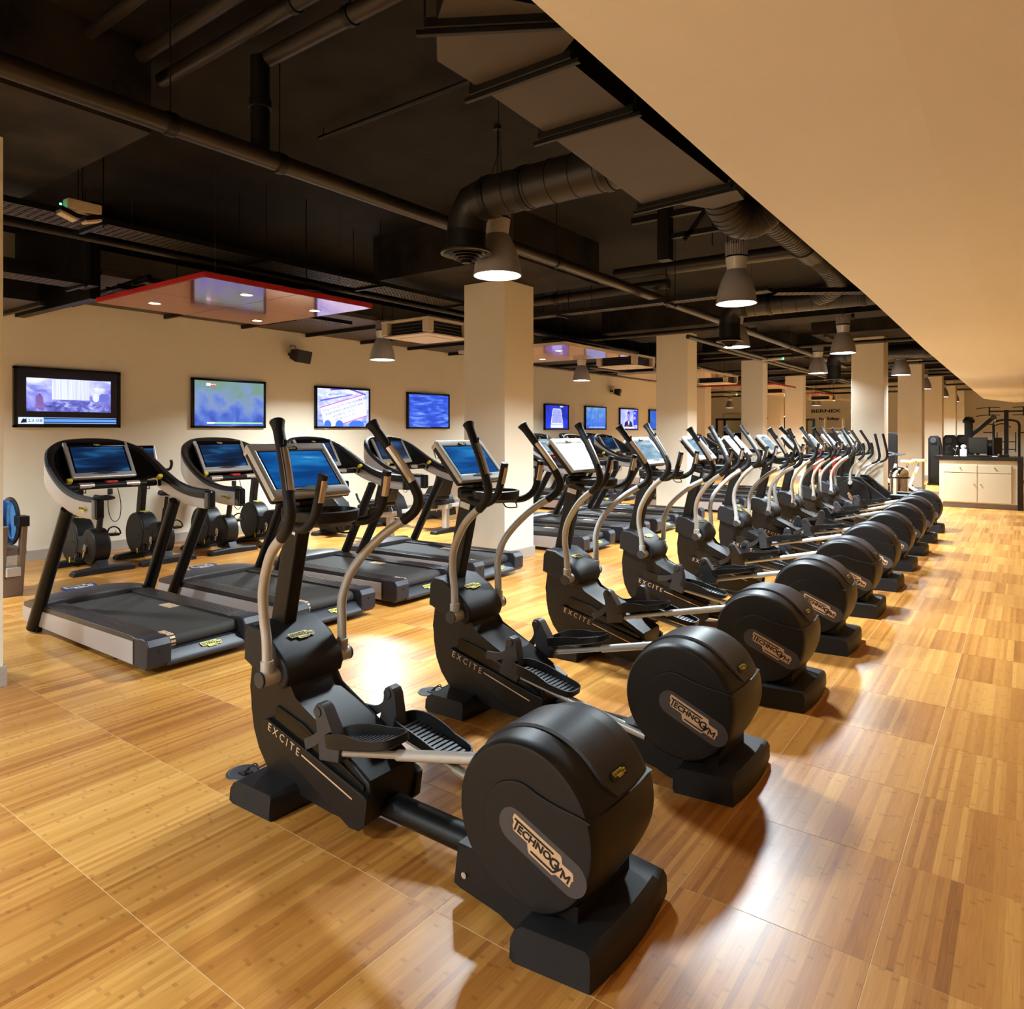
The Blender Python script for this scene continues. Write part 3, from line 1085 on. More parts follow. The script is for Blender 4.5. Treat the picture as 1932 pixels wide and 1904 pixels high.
# ------------------------------------------------------------------ upright bike (local: x = rider's rear, wall side at -x)
def make_bike():
    t = thing('upright_bike', 'x', 'exercise bike', group='upright bikes along the left wall')
    for nm, x, w, l in (('front_foot', -.42, .12, .60), ('rear_foot', .30, .115, .66)):
        bm = B()
        loft(bm, [[(x - w / 2, y, 0), (x + w / 2, y, 0), (x + w / 2, y, h * .8), (x + w / 2 - .02, y, h), (x - w / 2 + .02, y, h), (x - w / 2, y, h * .8)] for y, h in ((-l / 2, .04), (-l / 2 + .02, .06), (-.1, .075), (.1, .075), (l / 2 - .02, .06), (l / 2, .04))])
        obj(nm, bm, M['footgrey'], t)
    def drum(name, cx, cz, r, hw, extra=0.0):
        bm = B()
        n = 40
        loft(bm, [[(cx + (r - d) * math.cos(2 * math.pi * i / n), y, cz + (r - d) * (1.12 if extra else 1) * math.sin(2 * math.pi * i / n)) for i in range(n)] for y, d in ((-hw, .025), (-hw + .012, .006), (-hw + .03, 0), (hw - .03, 0), (hw - .012, .006), (hw, .025))])
        return obj(name, bm, M['housing'], t, angle=40)
    drum('flywheel_housing', -.34, .315, .235, .11, 1)
    drum('crank_housing', .12, .285, .185, .095, 1)
    bm = B()
    box2(bm, -.36, .12, -.10, .10, .19, .40, .02)
    prism_y(bm, [(.02, .05), (.34, .05), (.28, .14), (.06, .16)], -.06, .06, .01)
    obj('frame_cover', bm, M['housing'], t)
    badge(t, (-.20, -.1085, .31), (1, 0, 0), (0, 0, 1), .13, 'tan', 'badgegrey', .0, 1.0)
    badge(t, (-.275, 0, .587), (0, 1, 0), (-.85, 0, .5), .12, 'yellow', None, .002)
    bm = B()
    a, b = Vector((-.40, 0, .50)), Vector((-.30, 0, 1.12))
    box(bm, (a + b) / 2, (.11, .075, (b - a).length), .015, rot=Euler((0, math.atan2(.10, .62), 0)))
    obj('handlebar_mast', bm, M['blackmetal'], t)
    bm = B()
    for s in (-1, 1):
        tube(bm, spline([(-.30, 0, 1.10), (-.22, s * .17, 1.11), (-.10, s * .22, 1.12), (0, s * .20, 1.19), (.02, s * .18, 1.24)], 5), .018, 8)
    obj('handlebar', bm, M['rubber'], t)
    console(t, -.42, 1.42, -.33, 1.18, .19, M['scr_dark'], upper='black')
    bm = B()
    tube(bm, [(.18, 0, .42), (.235, 0, .66)], .033, 14)
    tube(bm, [(.235, 0, .66), (.262, 0, .80)], .022, 12)
    sp_ = obj('seat_post', bm, M['blackmetal'], t)
    bm = B()
    rings = []
    for x, w, z in ((.07, .012, .835), (.10, .030, .842), (.18, .050, .84), (.26, .095, .842), (.33, .118, .85), (.375, .10, .853), (.39, .05, .85)):
        rings.append([(x, w * math.cos(a), z + .03 * math.sin(a) - .006 * math.cos(2 * a)) for a in [2 * math.pi * i / 14 for i in range(14)]])
    loft(bm, rings)
    obj('saddle', bm, M['black'], t)
    for s, dz, dx in ((-1, -.14, -.03), (1, .12, .02)):
        bm = B()
        cyl(bm, (.12, s * .095, .285), (.12, s * .125, .285), .035, 14)
        tube(bm, [(.12, s * .118, .285), (.12 + dx, s * .122, .285 + dz)], [.022, .014], 10)
        c = obj('crank_arm', bm, M['chrome'], t)
        bm = B()
        box(bm, (.12 + dx, s * .185, .285 + dz - .005), (.105, .10, .03), .008)
        tube(bm, spline([(.05 + dx, s * .145, .285 + dz), (.08 + dx, s * .15, .345 + dz), (.12 + dx, s * .19, .37 + dz), (.165 + dx, s * .225, .34 + dz), (.185 + dx, s * .235, .285 + dz)], 4), .009, 6)
        obj('pedal_strap', bm, M['black'], c)
        bm = B()
        box(bm, (.05 + dx, s * .238, .29 + dz), (.014, .012, .06), .003)
        obj('buckle', bm, M['yellowp'], c)
    bm = B()
    tube(bm, [(-.33, -.05, .95), (-.27, -.05, .95), (-.27, -.05, .87), (-.33, -.05, .87)], .006, 6)
    tube(bm, [(-.33, .05, .95), (-.27, .05, .95), (-.27, .05, .87), (-.33, .05, .87)], .006, 6)
    obj('bottle_cage', bm, M['blackmetal'], t)
    return t

# ------------------------------------------------------------------ recumbent bike
def make_recumbent():
    t = thing('recumbent_bike', 'x', 'exercise bike', group='recumbent bikes by the left wall')
    for nm, x, l in (('front_foot', -.68, .56), ('rear_foot', .72, .62)):
        bm = B()
        loft(bm, [[(x - .06, y, 0), (x + .06, y, 0), (x + .06, y, h * .8), (x + .04, y, h), (x - .04, y, h), (x - .06, y, h * .8)] for y, h in ((-l / 2, .04), (-l / 2 + .02, .06), (0, .075), (l / 2 - .02, .06), (l / 2, .04))])
        obj(nm, bm, M['footgrey'], t)
    bm = B()
    prism_y(bm, [(-.82, .16), (-.80, .42), (-.68, .60), (-.50, .62), (-.32, .50), (-.22, .30), (-.20, .10), (-.40, .05), (-.74, .06)], -.115, .115, .02, 3)
    obj('flywheel_housing', bm, M['housing'], t)
    me = text_me('E X C I T E', .06, M['tan'], .0006, 'LEFT')
    o = obj('lettering', me, None, t, loc=(-.74, -.1165, .17), rot=(R(90), 0, 0))
    bm = B()
    box2(bm, -.40, -.22, -.1175, -.115, .168, .174)
    obj('trim_line', bm, M['tan'], t)
    bm = B()
    a, b = Vector((-.30, 0, .26)), Vector((.80, 0, .42))
    box(bm, (a + b) / 2, ((b - a).length, .10, .07), .01, rot=Euler((0, -math.atan2(.16, 1.1), 0)))
    box2(bm, .66, .76, -.04, .04, .06, .42, .01)
    obj('rail_beam', bm, M['silver'], t)
    bm = B()
    a, b = Vector((-.58, 0, .58)), Vector((-.42, 0, 1.05))
    tube(bm, [a, b], .035, 12)
    obj('console_mast', bm, M['blackmetal'], t)
    console(t, -.50, 1.34, -.40, 1.12, .19, M['scr_dark'], upper='black')
    bm = B()
    box(bm, (.42, 0, .52), (.40, .42, .08), .03, 3, rot=Euler((0, R(-8), 0)))
    obj('seat_pad', bm, M['black'], t)
    bm = B()
    box(bm, (.68, 0, .82), (.08, .40, .52), .03, 3, rot=Euler((0, R(18), 0)))
    obj('backrest', bm, M['black'], t)
    bm = B()
    box2(bm, .30, .58, -.10, .10, .37, .49, .015)
    prism_y(bm, [(.26, .36), (.36, .34), (.40, .58), (.34, .60)], -.13, .13, .01)
    obj('seat_carriage', bm, M['footgrey'], t)
    for s in (-1, 1):
        bm = B()
        tube(bm, spline([(.50, s * .20, .48), (.45, s * .27, .52), (.36, s * .285, .60), (.30, s * .285, .70)], 5), .016, 8)
        obj('side_handle', bm, M['rubber'], t)
        bm = B()
        tube(bm, [(-.42, s * .115, .36), (-.42 - s * .10, s * .135, .36 + s * .12)], .015, 8)
        box(bm, (-.42 - s * .10, s * .19, .36 + s * .12), (.10, .10, .03), .008)
        obj('crank_arm', bm, M['black'], t)
    return t

# ================================================================== THE ROOM
XL = -9.95
H_CEIL = 4.02
# floor: joint bed + 300 nearest visible tiles as pieces, the rest one stuff part
DROPS = [(-6.6, -4.42, .45, 2.2), (-6.6, -4.42, 6.05, 7.9), (-6.6, -4.2, 11.9, 13.7), (-3.4, -1.3, 14.5, 16.4), (-6.8, -4.6, 17.6, 19.4), (-3.4, -1.3, 20.2, 22.2), (-3.4, -1.3, 25.8, 27.8)]
BEAMS = [(-4.2, -1.25, 12.25, 12.95, 3.50), (-4.6, -1.25, 18.4, 19.1, 3.55), (XL, -7.9, 3.42, 24.0, 3.27)]
def ceil_at(x, y):
    for a, b, c, d in DROPS:
        if a - .02 < x < b + .02 and c - .02 < y < d + .02:
            return 3.477
    for a, b, c, d, z in BEAMS:
        if a - .02 < x < b + .02 and c - .02 < y < d + .02:
            return z - .003
    return H_CEIL - .003
fl = struct('floor', box2(B(), -16, 4.4, -4.2, 39.2, -.06, -.0009), M['grout'])
bmt = B()
box(bmt, (0, 0, -.006), (TILE - .0026, TILE - .0026, .012), .0003, 1)
tile_me = finish(bmt, 'tile', M['floor'])
CA, SA = math.cos(R(36.3045)), math.sin(R(36.3045))
tiles = []
for i in range(-27, 8):
    for j in range(-9, 62):
        x, y = TX0 + TILE * (i + .5), TY0 + TILE * (j + .5)
        if not (-16 < x - .3 and x + .3 < 4.4 and -4.2 < y - .3 and y + .3 < 39.2):
            continue
        d = -SA * x + CA * y
        l = CA * x + SA * y
        vis = d > .9 and abs(l / d) < .80
        tiles.append((0 if vis else 1, d if d > 0 else 99 - d, x, y))
tiles.sort()
for k, (v, d, x, y) in enumerate(tiles[:300]):
    obj('tile', tile_me, None, fl, loc=(x, y, 0))
bm = B()
for v, d, x, y in tiles[300:]:
    box(bm, (x, y, -.006), (TILE - .0032, TILE - .0032, .012))
o = obj('tile_field', bm, M['floor'], fl)
o['kind'] = 'stuff'

struct('wall_left', box2(B(), XL - .2, XL, -4.2, 24.0, 0, H_CEIL), M['wall'])
struct('wall_left_return', box2(B(), -16, XL - .2, 23.8, 24.0, 0, H_CEIL), M['wall'])
struct('wall_far_left', box2(B(), -16.2, -16, 24.0, 39.2, 0, H_CEIL), M['wall'])
struct('wall_far', box2(B(), -16, 4.4, 39.2, 39.4, 0, H_CEIL), M['wall'])
struct('wall_right', box2(B(), 4.4, 4.6, -4.2, 39.4, 0, H_CEIL), M['wall'])
struct('wall_near', box2(B(), XL, 4.4, -4.4, -4.2, 0, H_CEIL), M['wall'])
struct('baseboard_left', box2(B(), XL, XL + .018, -4.2, 24.0, 0, .13, .004), M['skirting'])
struct('baseboard_far', box2(B(), -16, 4.4, 39.18, 39.2, 0, .13, .004), M['skirting'])
ce = struct('ceiling', box2(B(), -16.2, 4.6, -4.4, 39.4, H_CEIL, H_CEIL + .2), M['concrete'])
for x0, x1, y0, y1 in DROPS:
    struct('ceiling_drop_panel', box2(B(), x0, x1, y0, y1, 3.48, H_CEIL), M['concrete2'])
struct('ceiling_beam', box2(B(), -4.2, -1.25, 12.25, 12.95, 3.50, H_CEIL), M['concrete'])
struct('ceiling_beam', box2(B(), -4.6, -1.25, 18.4, 19.1, 3.55, H_CEIL), M['concrete'])
# board lining of the lower ceiling along the left wall
lining = struct('ceiling_lining', box2(B(), XL, -7.9, 3.42, 24.0, 3.27, 3.33), M['lining'])
for k in range(17):
    y = 3.9 + 1.22 * k
    struct('lining_bar', box2(B(), XL + .02, -8.05, y, y + .045, 3.21, 3.27), M['blackmetal'], lining)

# columns
COLS = [(-5.85, 1.02, .63, .65), (-5.80, 6.86, .65, .62), (-5.79, 12.6, .64, .45), (-6.05, 18.4, .56, .40), (-6.5, 24.2, .56, .40),
        (-2.85, 15.4, .58, .56), (-2.78, 21.15, .56, .56), (-2.80, 26.8, .56, .56), (-2.80, 32.2, .56, .56), (-2.82, 37.2, .56, .56), (-9.85, 24.1, .64, .60), (-8.6, 29.5, .5, .5)]
for x, y, w, dpt in COLS:
    top = 3.475
    c = struct('column', box2(B(), x, x + w, y, y + dpt, 0, top, .004, 1), M['column'])
    bm = B()
    box2(bm, x - .016, x + w + .016, y - .016, y + dpt + .016, 0, .13, .003, 1)
    struct('skirting', bm, M['skirting'], c)

# the big cream soffit on the right
edge = [(-4.2, 2.92), (-1, 2.91), (1.7, 2.902), (3.6, 2.876), (7.0, 2.862), (11.4, 2.79), (16, 2.755), (20, 2.73), (25, 2.705), (28.6, 2.69)]
bm = B()
rows = []
for k, (y, z) in enumerate(edge):
    rows.append([(-1.19, y, z), (-.76, y, z - .002), (-.335, y, z - .004), (.5, y, z + .05), (2.0, y, z + .19), (4.4, y, z + .42)])
y, z = edge[-1]
rows.append([(-1.17, y + .05, z), (-.76, y + 2.4, z), (-.40, y + 4.6, z), (.5, y + 4.7, z + .05), (2.0, y + 4.7, z + .19), (4.4, y + 4.7, z + .42)])
V = [[bm.verts.new(p) for p in r_] for r_ in rows]
for a, b in zip(V, V[1:]):
    for i in range(5):
        bm.faces.new((a[i], a[i + 1], b[i + 1], b[i]))
top = [[bm.verts.new((p[0] + (.0 if i else .03), p[1], p[2] + .12)) for i, p in enumerate(r_)] for r_ in rows]
for k in range(len(rows) - 1):
    bm.faces.new((V[k][0], V[k + 1][0], top[k + 1][0], top[k][0]))
for i in range(5):
    bm.faces.new((V[-1][i], V[-1][i + 1], top[-1][i + 1], top[-1][i]))
struct('ceiling_soffit', bm, M['soffit'], angle=1)

# ================================================================== LAMPS
def make_lamp():
    t = thing('pendant_lamp', 'x', 'lamp', group='grey bell pendant lamps')
    bm = B()
    prof = [(.085, .245), (.105, .225), (.138, .17), (.163, .11), (.180, .05), (.186, .0), (.192, -.004), (.192, -.012), (.184, -.012), (.176, .03), (.155, .11), (.12, .19), (.07, .24)]
    lathe(bm, prof, 32)
    obj('lamp_shade', bm, M['shade'], t, angle=50)
    bm = B()
    lathe(bm, [(.0, .335), (.098, .335), (.100, .325), (.086, .24), (.0, .24)], 28)
    obj('lamp_neck', bm, M['lampneck'], t)
    bm = B()
    lathe(bm, [(0, .345), (.104, .345), (.104, .335), (0, .335)], 28)
    rg = obj('lamp_ring', bm, M['glossblack'], t)
    bm = B()
    lathe(bm, [(0, .43), (.088, .43), (.094, .345), (0, .345)], 28)
    for k in range(28):
        a = 2 * math.pi * k / 28
        box(bm, (.089 * math.cos(a), .089 * math.sin(a), .40), (.03, .006, .105), rot=Euler((0, 0, a)))
    obj('heat_sink', bm, M['shade'], t)
    bm = B()
    lathe(bm, [(0, -.002), (.09, -.003), (.174, .004), (.174, .014), (0, .014)], 28)
    obj('lamp_lens', bm, M['lamp'], t)
    bm = B()
    cyl(bm, (0, 0, .55), (0, 0, .62), .005, 6)
    tube(bm, [(.02, 0, .55), (.03, .01, .58), (.02, 0, .62)], .003, 6)
    obj('lamp_cable', bm, M['ink'], t)
    for c in t.children:
        if c.name.split('.')[0] not in ('lamp_cable', 'lamp_lens'):
            c.data.transform(Matrix.Diagonal((1, 1, 1.27, 1)))
    return t

LAMPS = [
    (-3.36, 4.38, 2.85, 'bell pendant lamp hanging nearest the camera, before the big cream column'),
    (-2.25, 6.70, 2.85, 'bell pendant lamp hanging second nearest, beside the cream soffit edge'),
    (-3.42, 10.2, 2.85, 'bell pendant lamp half hidden behind the second black diffuser'),
    (-2.34, 12.0, 2.85, 'bell pendant lamp hanging before the first right-hand column'),
    (-3.48, 15.4, 2.81, 'bell pendant lamp just left of the first right-hand column'),
    (-2.15, 16.8, 2.80, 'bell pendant lamp hanging before the second right-hand column'),
    (-7.87, 7.40, 2.70, 'bell pendant lamp near the left wall, left of the big cream column'),
    (-7.70, 13.0, 2.70, 'bell pendant lamp before the wall with the billiard screen'),
    (-6.60, 20.7, 2.70, 'bell pendant lamp under the far dark red ceiling panel'),
    (-3.55, 21.9, 2.80, 'bell pendant lamp seen through the gap right of the first right-hand column'),
    (-2.42, 23.6, 2.84, 'bell pendant lamp far away beside the third right-hand column'),
    (-2.45, 29.6, 2.84, 'bell pendant lamp far away beside the fourth right-hand column'),
    (-2.46, 34.6, 2.84, 'farthest bell pendant lamp on the right, above the cable machines'),
    (-6.9, 26.8, 2.70, 'bell pendant lamp far away left of the black wall lettering'),
    (-7.3, 32.0, 2.70, 'bell pendant lamp far away just above the black wall lettering'),
    (-11.4, 33.0, 2.70, 'bell pendant lamp far away over the open doorway on the left'),
]
lamp0 = make_lamp()
def hang_lamp(t, x, y, z):
    top = ceil_at(x, y) - z
    for c in kids(t, 'lamp_cable'):
        bm = B()
        cyl(bm, (0, 0, .54), (0, 0, top), .005, 6)
        tube(bm, [(.02, 0, .54), (.032, .01, .54 + (top - .54) * .5), (.015, 0, top)], .003, 6)
        tube(bm, [(0, 0, top - .03), (0, 0, top)], .03, 10)
        c.data = finish(bm, 'lamp_cable', M['ink'])
def add_lamp_light(x, y, z, w):
    ld = bpy.data.lights.new('pendant_light', 'AREA')
    ld.shape = 'DISK'
    ld.size = .34
    ld.energy = w
    ld.color = LAMP_COL
    ld.spread = R(150)
    lo = bpy.data.objects.new('pendant_light', ld)
    COL.objects.link(lo)
    lo.location = (x, y, z - .012)
for k, (x, y, z, lab) in enumerate(LAMPS):
    if k == 0:
        lamp0.location = (x, y, z)
        lamp0['label'] = lab
    else:
        dup(lamp0, (x, y, z), lab)
    add_lamp_light(x, y, z - .0, LAMP_W * (.55 if k == 0 else .85 if k == 1 else 1.0))
for o in [o for o in COL.objects if o.get('category') == 'lamp']:
    hang_lamp(o, *o.location)
# unseen pendants added behind and left of the camera to light the foreground
for x, y, z, lab in ((-3.36, -1.6, 2.85, 'bell pendant lamp behind the camera, outside the picture'), (-2.3, -3.4, 2.85, 'bell pendant lamp farthest behind the camera, outside the picture'), (-6.0, -3.2, 2.80, 'bell pendant lamp behind the camera on its left, outside the picture'), (-8.3, .9, 2.70, 'bell pendant lamp left of the nearest treadmill, outside the picture')):
    hang_lamp(dup(lamp0, (x, y, z), lab), x, y, z)
    add_lamp_light(x, y, z, LAMP_W * .7)

# ================================================================== MACHINES
TH = [90, 270, 95, 250, 85, 110, 60, 265, 95, 80]
SCRN = ['scr_blue', 'scr_blue', 'scr_white', 'scr_pale', 'scr_pale', 'scr_white', 'scr_pale', 'scr_pale', 'scr_pale', 'scr_pale']
ELAB = [
    'elliptical trainer nearest the camera, with its rear drum at bottom centre',
    'second elliptical trainer from the camera, with a floor power box behind its front foot',
    'third elliptical trainer from the camera, with a blank white glowing screen',
    'fourth elliptical trainer from the camera, in front of the big cream column\'s right side',
    'fifth elliptical trainer from the camera in the diagonal row',
    'sixth elliptical trainer from the camera in the diagonal row',
    'seventh elliptical trainer from the camera in the diagonal row',
    'eighth elliptical trainer from the camera in the diagonal row',
    'ninth elliptical trainer from the camera, next to last of the diagonal row',
    'last and farthest elliptical trainer of the row, closest to the counter',
]
EP = 1.235
e0 = make_elliptical()
for k in range(10):
    loc = (-2.0 - .009 * k, 2.008 + EP * k, 0)
    if k == 0:
        e = e0
        e.location = loc
        e['label'] = ELAB[0]
    else:
        e = dup(e0, loc, ELAB[k])
    pose_elliptical(e, TH[k], SCRN[k])

t0 = make_treadmill()
TY = [2.705 + 1.12 * k for k in range(4)] + [8.28 + 1.12 * k for k in range(4)] + [13.95 + 1.12 * k for k in range(4)]
TLAB = [
    'treadmill nearest the camera, under the wall screen with the time 23:08',
    'second treadmill from the camera, partly behind the nearest elliptical trainer',
    'third treadmill from the camera, left of the big cream column',
    'fourth treadmill, right against the front of the big cream column',
    'first treadmill just beyond the big cream column',
    'second treadmill beyond the big cream column',
    'third treadmill beyond the big cream column',
    'fourth treadmill beyond the big cream column, beside the second column',
    'first treadmill beyond the second cream column',
    'second treadmill beyond the second cream column',
    'third treadmill beyond the second cream column',
    'farthest treadmill of the front row, beyond the second cream column',
]
for k, y in enumerate(TY):
    loc = (-5.66, y, 0)
    if k == 0:
        t0.location = loc
        t0['label'] = TLAB[0]
    else:
        tt = dup(t0, loc, TLAB[k])
        if k in (3, 4, 5):
            for c in kids(tt, 'screen'):
                c.material_slots[0].link = 'OBJECT'
                c.material_slots[0].material = M['scr_pale' if k == 5 else 'scr_dark']
BACK = [(12.4, 'rear-row treadmill by the wall, under the billiard screen'), (13.6, 'rear-row treadmill by the wall, between the billiard and blue screens'),
        (14.8, 'rear-row treadmill by the wall, under the second screen of the far group'), (16.0, 'rear-row treadmill by the wall, under the screen showing a man')]
for y, lab in BACK:
    tt = dup(t0, (-8.45, y, 0), lab)
    tt['group'] = 'treadmills in the row along the left wall'

b0 = make_bike()
for k, (y, lab) in enumerate(((3.68, 'upright bike seen through the nearest treadmill, left one of four'), (4.43, 'upright bike by the left wall, second from left'),
                              (5.30, 'upright bike by the left wall, third from left'), (6.05, 'upright bike by the left wall, rightmost, behind the nearest elliptical console'))):
    if k == 0:
        b0.location = (-8.78, y, 0)
        b0['label'] = lab
    else:
        dup(b0, (-8.78, y, 0), lab)
r0_ = make_recumbent()
r0_.location = (-8.15, 7.15, 0)
r0_['label'] = 'reclining bike by the left wall, left one, behind the second treadmill'
dup(r0_, (-8.15, 8.35, 0), 'reclining bike by the left wall, right one, behind the third treadmill')
dup(r0_, (-8.15, 9.55, 0), 'reclining bike by the left wall, farthest, behind the big cream column')

# ================================================================== WALL SCREENS
def tv_pieces(k):
    """pieces on the screen: (name, verts(y,z) list, material, lift)"""
    return []
def flat(parent, name, poly, material, lift):
    """thin flat piece on a screen; poly in screen units (u along +y, v up)"""
    bm = B()
    a = [bm.verts.new((lift, u, v)) for u, v in poly]
    bm.faces.new(a)
    return obj(name, bm, material, parent)
def rect(u0, u1, v0, v1):
    return [(u0, v0), (u1, v0), (u1, v1), (u0, v1)]
def wtext(parent, s, size, u, v, material, lift, rot=0.0, sx=1.0, align='LEFT'):
    me = text_me(s, size, material, 0.0003, align, sx)
    mt = Matrix((Vector((0, 1, 0)), Vector((0, 0, 1)), Vector((1, 0, 0)))).transposed().to_4x4()
    o = obj('lettering', me, None, parent)
    o.matrix_basis = Matrix.Translation((lift, u, v)) @ mt @ Matrix.Rotation(rot, 4, 'Z')
    return o
EM = {}
def em(name, rgb, s=1.0):
    if name not in EM:
        EM[name] = emis(name, lin(*rgb), s)
    return EM[name]
M['tv1'] = screen_mat('tv_room_picture', [(0.25, (70, 70, 140)), (0.5, (120, 124, 208)), (0.68, (168, 172, 240)), (0.85, (214, 220, 255))], 0.9, (1, 4.5, 9), 0.8, 3.0, 0.22, 'Z', .2)
M['tv1wall'] = screen_mat('tv_bright_curtain', [(0.2, (150, 154, 236)), (0.5, (190, 196, 250)), (0.8, (222, 228, 255))], 1.0, (1, 60, 1.0), 0.0, 1.0)
M['tv1pile'] = screen_mat('tv_bedding_picture', [(0.25, (50, 52, 120)), (0.5, (96, 100, 184)), (0.75, (190, 196, 246))], 0.9, (1, 8, 14), 1.4, 6.0)
M['tv1red'] = screen_mat('tv_reddish_blur', [(0.3, (104, 78, 150)), (0.7, (150, 112, 180))], 0.8, (1, 6, 6), 0.5, 2.0)
M['tv2'] = screen_mat('tv_blurred_crowd', [(0.12, (40, 60, 160)), (0.36, (84, 116, 206)), (0.56, (122, 146, 190)), (0.74, (112, 146, 138)), (0.98, (120, 146, 104))], 0.75, (1, 4.0, 4.5), 0.4, 5.0, 0.26, 'Z', .33)
M['tv3'] = screen_mat('tv_lilac_hall', [(0.25, (90, 120, 230)), (0.5, (168, 180, 248)), (0.75, (214, 218, 255))], 0.95, (1, 4, 8), 1.0, 8.0, 0.12, 'Z', .33)
M['tv4'] = screen_mat('tv_blue_water', [(0.25, (16, 40, 150)), (0.5, (44, 84, 206)), (0.75, (124, 160, 240))], 0.85, (1, 2.5, 14), 0.4, 9.0)
M['tv5'] = screen_mat('tv_deep_blue', [(0.3, (6, 20, 120)), (0.7, (24, 64, 230))], 0.9, (1, 2, 2), 0.3, 2.5)
M['tv6'] = screen_mat('tv_blurred_blue_green', [(0.2, (24, 60, 180)), (0.45, (54, 110, 210)), (0.7, (96, 150, 190)), (0.9, (150, 150, 150))], 0.85, (1, 5, 5), 0.8, 12.0, 0.15, 'Z', .33)
M['tv7'] = screen_mat('tv_studio_lilac', [(0.25, (110, 130, 230)), (0.55, (176, 184, 246)), (0.8, (230, 232, 255))], 0.9, (1, 3, 3), 0.5, 1.0)
M['tv8'] = screen_mat('tv_teal_blue', [(0.25, (4, 40, 130)), (0.5, (10, 84, 190)), (0.8, (40, 140, 220))], 0.8, (1, 3, 3), 0.6, 14.0)
M['tvblack'] = emis('tv_black_screen', lin(3, 3, 12), 0.6)

